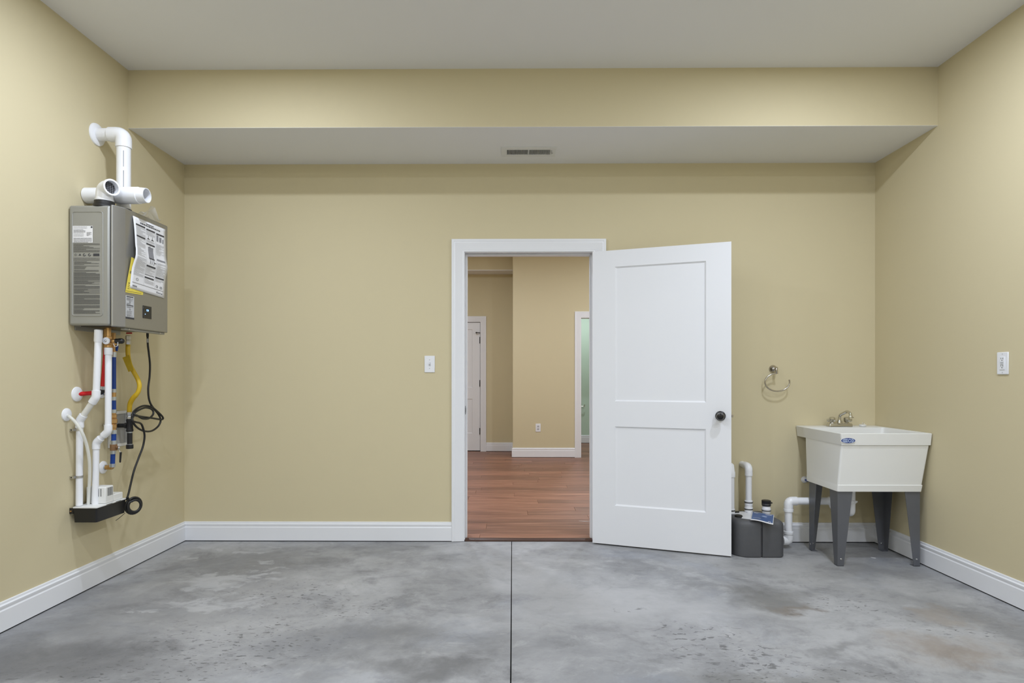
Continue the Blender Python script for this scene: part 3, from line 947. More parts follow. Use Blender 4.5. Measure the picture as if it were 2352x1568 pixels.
mb = MB()
text_rows(mb, 169, 229, frange(559, 580, 2.1), 1.0, 11, 0.0012, 0.3, 0.5)
text_rows(mb, 169, 229, (592, 594.5, 597), 0.9, 12, 0.0012, 0.3, 0.5)
for (a, c, fl) in ((600, 607, 1), (610, 617, 1), (620, 624, 1)):
    text_rows(mb, 170, 227, frange(a, c, 2.2), 1.1, a, 0.0012, 0.2, 0.45)
for (a, c) in ((625, 632), (634, 641), (643, 653), (655, 661), (662.5, 674), (677, 699), (701, 709), (710.5, 720)):
    text_rows(mb, 169.5, 229, frange(a, c, 1.7), 1.05, a, 0.0012, 0.15, 0.8)
mb.build('printed_instructions', 'ink_side', cs, smooth=False, kind='stuff', label='rows of dark fine print on the grey casing')
mb = MB()
for (cx_, r_) in ((193.5, 3.2), (205.5, 3.2)):
    ring0 = [on_side(cx_ + r_ * math.cos(t), 585 + r_ * math.sin(t), 0.0012) for t in [2 * math.pi * k / 16 for k in range(14)]]
    ring1 = [on_side(cx_ + r_ * 0.55 * math.cos(t), 585 + r_ * 0.55 * math.sin(t), 0.0012) for t in [2 * math.pi * k / 16 for k in range(14)]]
    mb.loft([ring0, ring1], False, False, closed=False)
mb.quad(on_side(180.5, 586.5, 0.0012), on_side(183.5, 582, 0.0012), on_side(186.5, 586.5, 0.0012))
mb.quad(on_side(214, 582, 0.0012), on_side(228, 582, 0.0012), on_side(228, 588, 0.0012), on_side(214, 588, 0.0012))
for r_ in (2.4,):
    ring0 = [on_side(173.5 + r_ * math.cos(t), 585 + r_ * math.sin(t), 0.0012) for t in [2 * math.pi * k / 16 for k in range(17)]]
    ring1 = [on_side(173.5 + r_ * 0.75 * math.cos(t), 585 + r_ * 0.75 * math.sin(t), 0.0012) for t in [2 * math.pi * k / 16 for k in range(17)]]
    mb.loft([ring0, ring1], False, False, closed=False)
mb.build('certification_marks', 'ink', cs, smooth=False, kind='stuff', label='row of round and boxed certification marks')


# front: grey label, control panel
def on_front(x, y, off=0.0006):
    return onX(x, y, HXF + off)


def fquad(mb, c0, c1, off):
    """upright rectangle on the cover between two pixel corners"""
    a, c = on_front(*c0, off), on_front(*c1, off)
    mb.quad((a.x, a.y, a.z), (a.x, c.y, a.z), (a.x, c.y, c.z), (a.x, a.y, c.z))
    return a, c


mb = MB(); a, c = fquad(mb, (288.5, 677), (308, 734), 0.0006)
gl = mb.build('warning_label', 'label_grey', cv, smooth=False, label='silver warning label with dark bars')
mb = MB(); rnd = random.Random(8)
wd = c.y - a.y; ht = a.z - c.z


def flab(mb, u0, u1, v0, v1, off=0.0012):
    X_ = HXF + off
    mb.quad((X_, a.y + wd * u0, a.z - ht * v0), (X_, a.y + wd * u1, a.z - ht * v0), (X_, a.y + wd * u1, a.z - ht * v1), (X_, a.y + wd * u0, a.z - ht * v1))


flab(mb, 0, 1, 0.92, 1.0); flab(mb, 0.1, 0.9, 0.03, 0.065); flab(mb, 0.1, 0.9, 0.40, 0.435)
mb.build('bars', 'ink', gl, smooth=False, kind='stuff')
mb = MB()
for v in (0.10, 0.13, 0.16, 0.19, 0.33, 0.36, 0.47, 0.50, 0.66, 0.70, 0.74, 0.78, 0.82, 0.85, 0.88):
    flab(mb, 0.12, rnd.uniform(0.5, 0.9), v, v + 0.014)
for v in (0.23, 0.26, 0.29, 0.55, 0.58, 0.61):
    flab(mb, 0.40, 0.60, v, v + 0.014)
mb.build('small_print', 'ink_mid', gl, smooth=False, kind='stuff')

a, c = on_front(328, 701, 0), on_front(347, 733, 0)
ctl = MB().box(HXF - 0.001, HXF + 0.003, a.y, c.y, c.z, a.z).build('control_panel', 'dark_screen', cv, bevel=0.001, label='black glossy control panel reading 120 in blue')
wd = c.y - a.y; ht = a.z - c.z
o_ = Vector((HXF + 0.0036, a.y + wd * 0.34, a.z - ht * 0.42))
text_mb('120', ht * 0.22, o_, (0, 1, 0), (0, 0, 1), 0.95).build('digits', 'led_blue', ctl, smooth=False, kind='stuff')
MB().cyl((HXF + 0.003, a.y + wd * 0.22, a.z - ht * 0.67), (HXF + 0.0038, a.y + wd * 0.22, a.z - ht * 0.67), 0.0022, n=10).build('indicator', 'led_blue', ctl)

# collars on top
for (px_, py_, r_) in ((240, 462, 0.047),):
    yc = HY0 + 0.050
    pc = onY(px_, py_, yc)
    INX, INY = pc.x, yc
    MB().lathe((pc.x, yc, HZT - 0.006), (0, 0, 1), [(r_ + 0.006, 0), (r_ + 0.006, 0.012), (r_, 0.016), (r_, 0.034)], 24).build('intake_collar', 'black_rubber', wh)
yx = onX(222, 302, XL).y
EXX = onY(284, 380, yx).x
EXY = yx
MB().lathe((EXX, EXY, HZT - 0.006), (0, 0, 1), [(0.052, 0), (0.052, 0.012), (0.040, 0.016), (0.040, 0.040)], 24).build('exhaust_collar', 'black_rubber', wh)
pz = onZ(303, 478, HZT + 0.006)
MB().box(HXS - 0.06, HXS - 0.005, pz.y - 0.05, pz.y + 0.07, HZT - 0.004, HZT + 0.008).build('top_flap', 'black_rubber', wh, bevel=0.003)

# ------------------------------------------------------------------ sheets taped to the front
TLp, TRp, BRp, BLp = on_front(303, 495), on_front(378.5, 527), on_front(376, 685), on_front(298, 661)


def sheet_pt(u, v, off=0.0):
    """installation sheet: u across, v down; creased once and lifted along the near edge"""
    p_ = TLp.lerp(TRp, u).lerp(BLp.lerp(BRp, u), v)
    lift = 0.004 + 0.020 * (1 - u) ** 3 * (1 - abs(2 * v - 0.9)) ** 1 * (1 if v < 0.95 else 0.6)
    lift += 0.010 * max(0, 1 - abs(v - 0.56) / 0.16) + 0.006 * max(0, u - 0.85) / 0.15 * math.sin(v * math.pi)
    wob = 0.010 * math.sin(v * 2 * math.pi * 0.95 + 0.1) * (1 - u) - 0.012 * max(0, 1 - abs(v - 0.60) / 0.22) * u * -1
    return Vector((HXF + max(lift, 0.003) + off, p_.y + wob * 0.5, p_.z))


def sheet_patch(mb, u0, u1, v0, v1, off=0.0, nu=4, nv=4):
    rows = [[sheet_pt(u0 + (u1 - u0) * i / nu, v0 + (v1 - v0) * j / nv, off) for i in range(nu + 1)] for j in range(nv + 1)]
    mb.loft(rows, False, False, closed=False)


mb = MB(); sheet_patch(mb, 0, 1, 0, 1, 0, 12, 24)
sh = mb.build('instruction_sheet', 'paper', smooth=True, ang=180, label='creased white printed installation sheet taped to the water heater', cat='paper sheet')
md = sh.modifiers.new('solid', 'SOLIDIFY'); md.thickness = 0.0006; md.offset = -1
OF = 0.0009
bk, gy = MB(), MB()
rnd = random.Random(21)
cols = ((0.06, 0.35), (0.385, 0.66), (0.70, 0.95))
# title
for (u0, u1, v) in ((0.38, 0.62, 0.030),):
    sheet_patch(bk, u0, u1, v, v + 0.011, OF)
u = 0.20
while u < 0.80:
    w = rnd.uniform(0.02, 0.07)
    sheet_patch(bk, u, u + w, 0.052, 0.068, OF, 2, 1); u += w + 0.010
for (ci, v) in ((0, 0.088), (0, 0.245), (1, 0.098), (1, 0.300), (1, 0.610), (1, 0.775), (2, 0.105), (2, 0.730)):
    sheet_patch(bk, cols[ci][0], cols[ci][1], v, v + 0.022, OF)
sheet_patch(bk, cols[1][0], cols[1][1], 0.742, 0.749, OF)


def lines(mb, ci, v0, v1, step=0.0125, th=0.0045, ind=0.0, full=0.7):
    v = v0
    while v < v1:
        e = cols[ci][1] if rnd.random() < full else cols[ci][0] + (cols[ci][1] - cols[ci][0]) * rnd.uniform(0.4, 0.9)
        sheet_patch(mb, cols[ci][0] + ind, e, v, v + th, OF, 3, 1)
        v += step


for (ci, v0, v1) in ((0, 0.12, 0.235), (0, 0.278, 0.52), (0, 0.545, 0.80), (1, 0.13, 0.19), (1, 0.255, 0.29), (1, 0.64, 0.73), (1, 0.81, 0.87),
                     (2, 0.26, 0.42), (2, 0.53, 0.56), (2, 0.575, 0.72), (2, 0.765, 0.80)):
    lines(gy, ci, v0, v1)
# diagrams: little figures, an appliance outline with its pipes, small circles
gy2 = MB()
sheet_patch(gy2, 0.445, 0.610, 0.352, 0.502, OF, 4, 6)
sheet_patch(bk, 0.500, 0.512, 0.325, 0.352, OF, 1, 2)
sheet_patch(bk, 0.440, 0.615, 0.347, 0.353, OF)
for u in (0.475, 0.53, 0.59):
    sheet_patch(bk, u, u + 0.010, 0.505, 0.590, OF, 1, 3)
sheet_patch(bk, 0.45, 0.625, 0.500, 0.516, OF)
sheet_patch(bk, 0.60, 0.66, 0.55, 0.558, OF, 1, 1)
for (u, v) in ((0.40, 0.222), (0.53, 0.222)):
    mb_pts = [sheet_pt(u, v + 0.02, OF), sheet_pt(u + 0.05, v, OF), sheet_pt(u + 0.10, v + 0.02, OF)]
    bk.quad(*mb_pts)
    sheet_patch(bk, u + 0.045, u + 0.055, v - 0.03, v, OF, 1, 1)
for (u0, u1, v0, v1) in ((0.71, 0.77, 0.135, 0.22), (0.80, 0.87, 0.15, 0.22)):
    sheet_patch(gy2, u0, u1, v0, v1, OF)
sheet_patch(bk, 0.905, 0.925, 0.165, 0.225, OF, 1, 2)
sheet_patch(gy2, 0.70, 0.95, 0.475, 0.500, OF)
for (u, v) in ((0.76, 0.865), (0.88, 0.870), (0.18, 0.855)):
    for k in range(12):
        t0, t1 = 2 * math.pi * k / 12, 2 * math.pi * (k + 1) / 12
        bk.quad(*[sheet_pt(u + q * 0.036 * math.cos(t), v + q * 0.018 * math.sin(t), OF) for q, t in ((1, t0), (1, t1), (0.78, t1), (0.78, t0))])
sheet_patch(bk, 0.755, 0.768, 0.858, 0.872, OF, 1, 1)
sheet_patch(bk, 0.872, 0.888, 0.862, 0.878, OF, 1, 1)
for u in (0.365, 0.68):
    sheet_patch(gy, u, u + 0.004, 0.10, 0.90, OF, 1, 20)
sheet_patch(gy2, 0.05, 0.95, 0.905, 0.911, OF, 10, 1)
sheet_patch(gy2, 0.06, 0.18, 0.945, 0.965, OF)
bk.build('bold_print', 'ink', sh, smooth=False, kind='stuff')
gy.build('small_print', 'ink_grey', sh, smooth=False, kind='stuff')
gy2.build('diagram_fill', 'ink_mid', sh, smooth=False, kind='stuff')
# maker's name printed at the foot of the sheet
tm = text_mb('Rinnai', 1.0, (0, 0, 0), (1, 0, 0), (0, 1, 0), 0.95)
mxx = max(q.x for q in tm.v)
tm.v = [sheet_pt(0.745 + 0.19 * q.x / mxx, 0.962 - 0.030 * q.y / 0.73, OF) for q in tm.v]
tm.build('maker_name', 'ink', sh, smooth=False, kind='stuff')

e0, e1, e2, e3 = on_front(299, 590), on_front(336, 606), on_front(328, 677.5), on_front(289, 671)


def guide_pt(u, v, off=0.0):
    p_ = e0.lerp(e1, u).lerp(e3.lerp(e2, u), v)
    return Vector((HXF + 0.0014 + off + 0.006 * (1 - u) ** 2 * (1 - v), p_.y - 0.012 * (1 - u) * math.sin(v * 1.9) ** 2 * 0.5, p_.z))


def guide_patch(mb, u0, u1, v0, v1, off=0.0, nu=4, nv=4):
    mb.loft([[guide_pt(u0 + (u1 - u0) * i / nu, v0 + (v1 - v0) * j / nv, off) for i in range(nu + 1)] for j in range(nv + 1)], False, False, closed=False)


mb = MB(); guide_patch(mb, 0, 1, 0, 1, 0, 8, 8)
gd = mb.build('energy_sheet', 'paper_yellow', ang=180, label='yellow sheet mostly hidden behind the white installation sheet', cat='paper sheet')
mb = MB()
for (u0, u1, v0, v1) in ((0.02, 0.9, 0.955, 0.963), (0.09, 0.17, 0.72, 0.74), (0.09, 0.19, 0.78, 0.79), (0.09, 0.17, 0.83, 0.84), (0.09, 0.19, 0.88, 0.89)):
    guide_patch(mb, u0, u1, v0, v1, 0.0006, 2, 1)
tm = text_mb('89', 1.0, (0, 0, 0), (1, 0, 0), (0, 1, 0), 0.9)
mb.add([guide_pt(0.06 + 0.17 * q.x, 0.46 - 0.11 * q.y, 0.0006) for q in tm.v], tm.f)
mb.build('bold_print', 'ink', gd, smooth=False, kind='stuff')

# crumpled clear bag on top of the heater
bc = onZ(342, 488, HZT + 0.004)
rnd = random.Random(3)
grid = []
for j in range(9):
    rowp = []
    for i in range(9):
        u, v = i / 8 - 0.5, j / 8 - 0.5
        hgt = 0.014 + 0.125 * max(0, u + 0.15) * (0.6 + 0.4 * math.sin(7 * v + 3 * u)) + rnd.uniform(-0.006, 0.010)
        rowp.append(Vector((HXS - 0.058 + 0.10 * u + 0.035 * max(0, u), HY1 - 0.105 + 0.17 * v, HZT - 0.004 + max(hgt, 0.003))))
    grid.append(rowp)
MB().loft(grid, False, False, closed=False).build('plastic_bag', 'clear_bag', ang=25, label='crumpled clear plastic bag lying on top of the water heater', cat='plastic bag')

# ------------------------------------------------------------------ vent pipes above the heater
vp = thing('exhaust_pipe', (EXX, EXY, HZT + 0.03), 'white vent pipe rising from the water heater and turning into the wall', 'vent pipe')
zt = onY(284, 309, EXY).z
rv = 14.6 / (F / EXY) * 1.0
MB().tube([(EXX, EXY, HZT + 0.0345), (EXX, EXY, zt - 0.04)], rv, 24).build('riser', 'pvc', vp)
MB().tube([(XL + 0.002, EXY, zt), (EXX - 0.05, EXY, zt)], rv * 0.98, 24).build('wall_stub', 'pvc', vp)
elbow(MB(), (XL, EXY, zt), (EXX, EXY, zt), (EXX, EXY, HZT), rv * 1.14, 0.075, 0.058).build('elbow', 'pvc', vp)
MB().lathe((XL + 0.0005, EXY, zt), (1, 0, 0), [(0.062, 0), (0.060, 0.006), (0.050, 0.011), (rv * 1.0 + 0.002, 0.013)], 32).build('wall_flange', 'pvc', vp)
mk = MB()
for (za, zb, dx) in ((zt - 0.19, zt - 0.10, 0.002), (zt - 0.34, zt - 0.21, 0.004)):
    a_ = R(-58)
    for dd in (0,):
        q = Vector((EXX + (rv + 0.0004) * math.cos(a_), EXY + (rv + 0.0004) * math.sin(a_), 0))
        tg = Vector((-math.sin(a_), math.cos(a_), 0)) * 0.0016
        mk.quad(q - tg + AU * za, q + tg + AU * za, q + tg + AU * zb + tg * dx * 300 * 0.3, q - tg + AU * zb)
mk.build('printed_line', 'ink_mid', vp, smooth=False, kind='stuff')

# loose tee lying across the top of the heater
ty = onX(187, 449, XL + 0.004).y + 0.040
tz = onY(250, 449, ty).z
tee_r = 17.8 / (F / ty)
x1_ = onY(338, 449, ty).x
xh = onY(320, 449, ty).x
TR_ = 0.034
tt = thing('vent_tee', ((XL + x1_) / 2, ty, tz - tee_r), 'open white vent pipe tee lying across the top of the water heater', 'vent pipe')
mb = MB()
mb.lathe((XL + 0.003, ty, tz), (1, 0, 0), [(tee_r * 0.88, 0), (tee_r, 0), (tee_r, x1_ - XL - 0.030), (tee_r * 0.93, x1_ - XL - 0.003), (tee_r * 0.84, x1_ - XL - 0.003), (tee_r * 0.84, 0.004)], 28, False, False)
mb.build('run_pipe', 'pvc', tt)
MB().lathe((onY(272, 449, ty).x, ty, tz), (1, 0, 0), [(tee_r, 0), (tee_r * 1.08, 0.003), (tee_r * 1.08, xh - onY(272, 449, ty).x), (tee_r, xh - onY(272, 449, ty).x + 0.002)], 28, False, False).build('hub', 'pvc', tt)

# intake elbow with bird screen
el = thing('intake_elbow', (INX, INY, HZT + 0.02), 'white intake elbow with a dark screened mouth above the water heater', 'vent pipe')
re_ = 0.040
zc = onY(262, 431, INY - 0.02).z
fd = Vector((0.90, -0.44, 0)).normalized()
c0 = Vector((INX, INY, zc))
pth = fillet([(INX, INY, HZT + 0.0295), c0, c0 + fd * 0.066], 0.050, 10)
MB().tube(pth, re_, 24, caps=False).build('bend', 'pvc', el)
MB().lathe((INX, INY, HZT + 0.0285), (0, 0, 1), [(re_ * 0.9, 0), (re_ * 1.08, 0), (re_ * 1.08, 0.012), (re_, 0.014)], 24, False, False).build('hub', 'pvc', el)
mo = c0 + fd * 0.066
MB().lathe(mo, fd, [(re_, -0.012), (re_ * 1.07, -0.010), (re_ * 1.07, 0.0), (re_ * 0.86, 0.0), (re_ * 0.84, -0.030)], 28, False, False).build('mouth_rim', 'pvc', el)
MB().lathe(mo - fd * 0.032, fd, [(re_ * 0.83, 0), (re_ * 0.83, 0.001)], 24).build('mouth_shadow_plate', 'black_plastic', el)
u_, v_ = perp(fd)
mb = MB()
for k in range(-3, 4):
    w = math.sqrt(max(0, (re_ * 0.8) ** 2 - (k * 0.009) ** 2))
    mb.tube([mo - fd * 0.026 + u_ * k * 0.009 - v_ * w, mo - fd * 0.026 + u_ * k * 0.009 + v_ * w], 0.0008, 6)
    mb.tube([mo - fd * 0.026 + v_ * k * 0.009 - u_ * w, mo - fd * 0.026 + v_ * k * 0.009 + u_ * w], 0.0008, 6)
mb.build('bird_screen', 'ink_mid', el)

# ================================================================== PIPEWORK UNDER THE HEATER
def coat(mb, y, pts, r, n=14):
    """a straight or bent run through pixel points on the upright plane at depth y"""
    mb.tube([onY(a, b_, y) for a, b_ in pts], r, n)
    return mb


def run(name, m, parent, y, a, b_, r, n=16, bevel=0.0, **k):
    mb = MB().cyl(onY(a[0], a[1], y), onY(b_[0], b_[1], y), r, n=n)
    return mb.build(name, m, parent, **k)


def flange(parent, px_, py_, r=0.036, name='wall_flange'):
    c_ = onX(px_, py_, XL)
    MB().lathe((XL + 0.0005, c_.y, c_.z), (1, 0, 0), [(r, 0), (r * 0.97, 0.005), (r * 0.7, 0.010), (r * 0.42, 0.012)], 28).build(name, 'pvc', parent)
    return Vector((XL, c_.y, c_.z))


# condensate pipe, strapped to the wall and dropping into the pump
YC1 = onX(180, 1000, XL + 0.024).y
cp = thing('condensate_pipe', onY(182, 1163, YC1), 'white drain pipe strapped to the wall below the heater with two angled bends', 'pipe')
q = [onY(*p_, YC1) for p_ in ((226.5, 757), (220.5, 912), (183, 966), (182, 1163))]
rc_ = 0.0165
q[3].z += 0.006
MB().tube([q[0], q[1]], rc_, 18).build('upper_pipe', 'pvc', cp)
MB().tube([q[1], q[2]], rc_ * 0.92, 18).build('slanted_pipe', 'pvc_old', cp)
MB().tube([q[2], q[3]], rc_, 18).build('lower_pipe', 'pvc', cp)
elbow(MB(), q[0], q[1], q[2], rc_ * 1.22, 0.036, 0.030).build('elbow', 'pvc', cp)
elbow(MB(), q[1], q[2], q[3], rc_ * 1.22, 0.036, 0.030).build('elbow', 'pvc', cp)
e0_ = q[0].lerp(q[1], 0.005); e1_ = q[0].lerp(q[1], 0.17)
MB().tube([e0_, e1_, q[0].lerp(q[1], 0.19)], [rc_ * 1.2, rc_ * 1.2, rc_ * 1.02], 18).build('coupling', 'pvc', cp)
for py_ in (986, 1094):
    c_ = onY(181 if py_ < 1000 else 182, py_, YC1)
    mb = MB().lathe(c_ - AU * 0.006, (0, 0, 1), [(rc_ + 0.0004, 0), (rc_ + 0.003, 0), (rc_ + 0.003, 0.012), (rc_ + 0.0004, 0.012)], 24, False, False)
    mb.box(XL + 0.001, c_.x - rc_ * 0.3, c_.y - rc_ - 0.016, c_.y - rc_ + 0.002, c_.z - 0.006, c_.z + 0.006)
    cl_ = mb.build('pipe_strap', 'steel', cp)
    MB().cyl((XL + 0.010, c_.y - rc_ - 0.017, c_.z), (XL + 0.010, c_.y - rc_ - 0.013, c_.z), 0.0035, n=10).build('screw', 'gap_dark', cl_)

# relief pipe from the brass valve down to the pump
YC2 = YC1 + 0.045
rp_ = thing('relief_pipe', onY(218.5, 1160, YC2), 'white pipe dropping straight from the brass valve to the pump with a jog', 'pipe')
q = [onY(*p_, YC2) for p_ in ((249, 800), (248.5, 990), (221, 1016), (218.5, 1160))]
rr_ = 0.0160
q[3].z += 0.003
MB().tube([q[0], q[1]], rr_, 18).build('upper_pipe', 'pvc', rp_)
MB().tube([q[1], q[2]], rr_ * 0.95, 18).build('slanted_pipe', 'pvc', rp_)
MB().tube([q[2], q[3]], rr_, 18).build('lower_pipe', 'pvc', rp_)
elbow(MB(), q[0], q[1], q[2], rr_ * 1.22, 0.034, 0.030).build('elbow', 'pvc', rp_)
elbow(MB(), q[1], q[2], q[3], rr_ * 1.22, 0.034, 0.030).build('elbow', 'pvc', rp_)
MB().lathe(q[0] - AU * 0.034, (0, 0, 1), [(rr_ * 1.18, 0), (rr_ * 1.22, 0.003), (rr_ * 1.22, 0.036), (rr_ * 1.1, 0.038)], 20).build('adapter', 'pvc', rp_)

# brass relief valve under the heater
bv = thing('relief_valve', onY(250, 797, YC2), 'brass relief valve with white dial and black cap under the water heater', 'valve')
zb0 = q[0].z + 0.006
MB().lathe((q[0].x, YC2, zb0), (0, 0, 1), [(0.014, 0), (0.014, 0.012), (0.020, 0.016), (0.020, 0.036), (0.016, 0.040), (0.016, 0.058), (0.013, 0.060), (0.013, HZB - zb0 - 0.006)], 8, True, True).build('body', 'brass', bv)
c_ = onY(250.5, 783, YC2)
MB().cyl((c_.x, c_.y - 0.018, c_.z), (c_.x, c_.y - 0.026, c_.z), 0.0185, n=24).build('dial', 'plate_white', bv, label='white round dial')
MB().sphere((c_.x, c_.y - 0.026, c_.z), 0.007, 12, 8).build('dial_hub', 'steel', bv)
mb = MB()
for k in range(9):
    t_ = 2 * math.pi * k / 9
    o_ = Vector((c_.x + 0.0135 * math.cos(t_), c_.y - 0.0263, c_.z + 0.0135 * math.sin(t_)))
    mb.box(o_.x - 0.0009, o_.x + 0.0009, o_.y, o_.y + 0.0004, o_.z - 0.0009, o_.z + 0.0009)
mb.build('dial_marks', 'ink', bv, smooth=False, kind='stuff')
c2_ = onY(259, 783, YC2)
MB().lathe((c2_.x - 0.002, YC2, c2_.z), (1, 0, 0), [(0.011, 0), (0.011, 0.016), (0.0095, 0.018)], 14).build('outlet', 'brass', bv)
MB().lathe((c2_.x + 0.016, YC2, c2_.z), (1, 0, 0), [(0.013, 0), (0.013, 0.014), (0.0125, 0.016), (0.0145, 0.018), (0.0145, 0.036), (0.010, 0.043), (0.002, 0.046)], 18).build('cap', 'black_plastic', bv, label='black plastic cap')
MB().tube(spline([(c2_.x + 0.012, YC2 - 0.012, c2_.z - 0.014), (c2_.x + 0.022, YC2 - 0.016, c2_.z - 0.030), (c2_.x + 0.036, YC2 - 0.016, c2_.z - 0.026), (c2_.x + 0.038, YC2 - 0.0155, c2_.z - 0.006)]), 0.0014, 6).build('cap_tether', 'plate_white', bv)

# cold water line (blue)
YB1 = onX(236, 1073, XL).y
bl = thing('cold_water_pipe', onY(258, 1080, YB1), 'blue water pipe with brass valves and metal crimp rings below the heater', 'pipe')
rb1 = 0.0125


def seg_(name, m, a, b_, r, px0=261, px1=261, **k):
    return run(name, m, bl, YB1, (px0, a), (px1, b_), r, **k)


seg_('supply_stub', 'brass', 764, 788, 0.013, 260, 260, n=8)
seg_('shutoff_valve', 'brass', 788, 808, 0.0175, 260, 260, n=8)
seg_('pipe_section', 'pex_blue', 812, 898, rb1)
seg_('pipe_section', 'pex_blue', 918, 944, rb1)
seg_('pipe_section', 'pex_blue', 995, 1015, rb1, 261.5, 261)
seg_('pipe_section', 'pex_blue', 1040, 1068, rb1, 259.5, 258.5)
for (a, b_, x0_, x1_) in ((808, 820, 261, 261), (893, 901, 261, 261), (911, 919, 261, 261), (940, 948, 261, 261), (987, 996, 262, 262), (1011, 1020, 261, 261), (1034, 1042, 260, 260), (1064, 1072, 258.5, 258)):
    seg_('crimp_ring', 'crimp', a, b_, rb1 * 1.22, x0_, x1_)
seg_('coupling', 'brass', 901, 911, rb1 * 0.95)
tee_ = MB()
tee_.lathe(onY(261, 987, YB1), (0, 0, 1), [(0.013, 0), (0.013, 0.010), (0.0165, 0.012), (0.0165, 0.030), (0.013, 0.034), (0.019, 0.040), (0.019, 0.060), (0.013, 0.066), (0.0165, 0.070), (0.0165, 0.086), (0.0125, 0.088), (0.0125, 0.100)], 8)
tee_.build('brass_tee', 'brass', bl, ang=25)
c_ = onY(258, 973, YB1)
MB().cyl((c_.x - 0.01, c_.y - 0.024, c_.z), (c_.x - 0.01, c_.y - 0.034, c_.z), 0.016, n=20).build('valve_disc', 'steel', bl)
c_ = onY(243, 976, YB1)
MB().cyl((c_.x - 0.008, c_.y, c_.z), (c_.x + 0.030, c_.y, c_.z), 0.011, n=12).build('side_stub', 'steel', bl)
seg_('ball_valve', 'bronze_old', 1020, 1034, 0.0185, n=8)
c_ = onY(261, 1027, YB1); c3_ = onY(272, 1028, YB1)
MB().cyl((c_.x + 0.015, c_.y, c_.z), (c3_.x, c3_.y, c3_.z), 0.009, n=10).build('valve_stem', 'bronze_old', bl)
MB().lathe((c3_.x, c3_.y, c3_.z), (1, 0, 0), [(0.008, 0), (0.009, 0.004), (0.006, 0.008)], 6).build('stem_nut', 'steel', bl)
a_, b2_ = onY(272, 1030, YB1), onY(277.5, 1040, YB1)
MB().tube([a_, b2_], 0.003, 8).build('lever_arm', 'steel', bl)
MB().tube([onY(277.5, 1038, YB1), onY(276, 1060, YB1), onY(276, 1062, YB1)], [0.0058, 0.0048, 0.003], 10).build('lever_grip', 'black_plastic', bl, label='black lever grip')
fw = flange(bl, 236, 1073, 0.036)
cB = onY(257, 1076, YB1)
MB().tube(fillet([onY(258, 1070, YB1), Vector((cB.x, YB1, fw.z)), Vector((cB.x - 0.040, YB1, fw.z))], 0.016), 0.0125, 14).build('brass_elbow', 'brass', bl)
MB().cyl((cB.x - 0.034, YB1, fw.z), (cB.x - 0.050, YB1, fw.z), rb1 * 1.22).build('crimp_ring', 'crimp', bl)
MB().cyl((XL + 0.001, YB1, fw.z), (cB.x - 0.040, YB1, fw.z), rb1).build('wall_stub', 'pex_blue', bl)
c_ = onY(268, 797, YB1)
MB().obox((c_.x - 0.002, c_.y - 0.004, c_.z + 0.012), (0.012, 0, -0.006), (0, 0.008, 0), (-0.006, 0, -0.030)).build('valve_handle', 'pex_blue', bl, bevel=0.002)

# hot water line (red)
hr = thing('hot_water_pipe', onX(176, 905, XL), 'red water pipe coming out of the wall below the heater', 'pipe')
f1 = flange(hr, 176, 905, 0.040)
YR2 = YB1 - 0.095
e_ = onY(234, 901, YR2)
MB().tube([f1 + Vector((0.001, 0, 0)), e_ - Vector((0.012, 0.004, 0))], 0.0115, 14).build('pipe_section', 'pex_red', hr)
tp_ = onY(243.5, 800, YR2)
MB().tube([e_ + AU * 0.02 + Vector((0.004, 0, 0)), tp_], 0.0115, 14).build('pipe_section', 'pex_red', hr)
MB().cyl(tp_, Vector((tp_.x, tp_.y, HZB - 0.006)), 0.0125, n=8).build('supply_stub', 'brass', hr)
MB().tube(fillet([e_ - Vector((0.026, 0.006, 0)), e_ + Vector((0.002, 0, 0)), e_ + AU * 0.03 + Vector((0.005, 0, 0))], 0.014), 0.0135, 14).build('elbow_fitting', 'black_iron', hr)
MB().cyl(e_ + AU * 0.016 + Vector((0.003, 0, 0)), e_ + AU * 0.034 + Vector((0.005, 0, 0)), 0.0150).build('crimp_ring', 'crimp', hr)
ws = thing('capped_stub', onX(233, 899, XL), 'white wall flange with a short capped blue stub behind the pipes', 'pipe')
f2 = flange(ws, 233, 899, 0.038)
MB().cyl(f2 + Vector((0.001, 0, -0.006)), f2 + Vector((0.030, 0, -0.006)), 0.0115).build('stub', 'pex_blue', ws)
MB().cyl(f2 + Vector((0.022, 0, -0.006)), f2 + Vector((0.034, 0, -0.006)), 0.014).build('crimp_ring', 'crimp', ws)

# gas line
YG = onX(298, 978, XL + 0.080).y
gs = thing('gas_line', onY(298, 1030, YG), 'yellow flexible gas line ending in black iron pipe with a drip leg', 'gas line')
MB().cyl(onY(294, 769, YG), Vector((onY(294, 769, YG).x, YG, HZB - 0.022)), 0.012, n=8).build('inlet', 'steel', gs)
c_ = onY(298, 765, YG)
MB().box(c_.x - 0.014, c_.x + 0.020, c_.y - 0.014, c_.y - 0.006, c_.z - 0.004, c_.z + 0.004).build('valve_handle', 'pex_red', gs, bevel=0.002, label='small red valve handle')
MB().lathe(onY(294.5, 791, YG), (0, 0, 1), [(0.0130, 0), (0.0145, 0.002), (0.0145, 0.022), (0.0120, 0.024), (0.0120, 0.028), (0.0145, 0.030), (0.0145, 0.050), (0.012, 0.052)], 6).build('flare_nut', 'steel', gs)
pth = spline([onY(a, b_, YG - 0.004 * math.sin(i)) for i, (a, b_) in enumerate(((294, 790), (293.5, 806), (295, 822), (299, 838), (306, 852), (316, 870), (320.5, 886), (316, 902), (305, 915), (298.5, 928), (297, 947)))], 6)
MB().tube(pth, 0.0122, 16).build('flexible_hose', 'gas_yellow', gs)
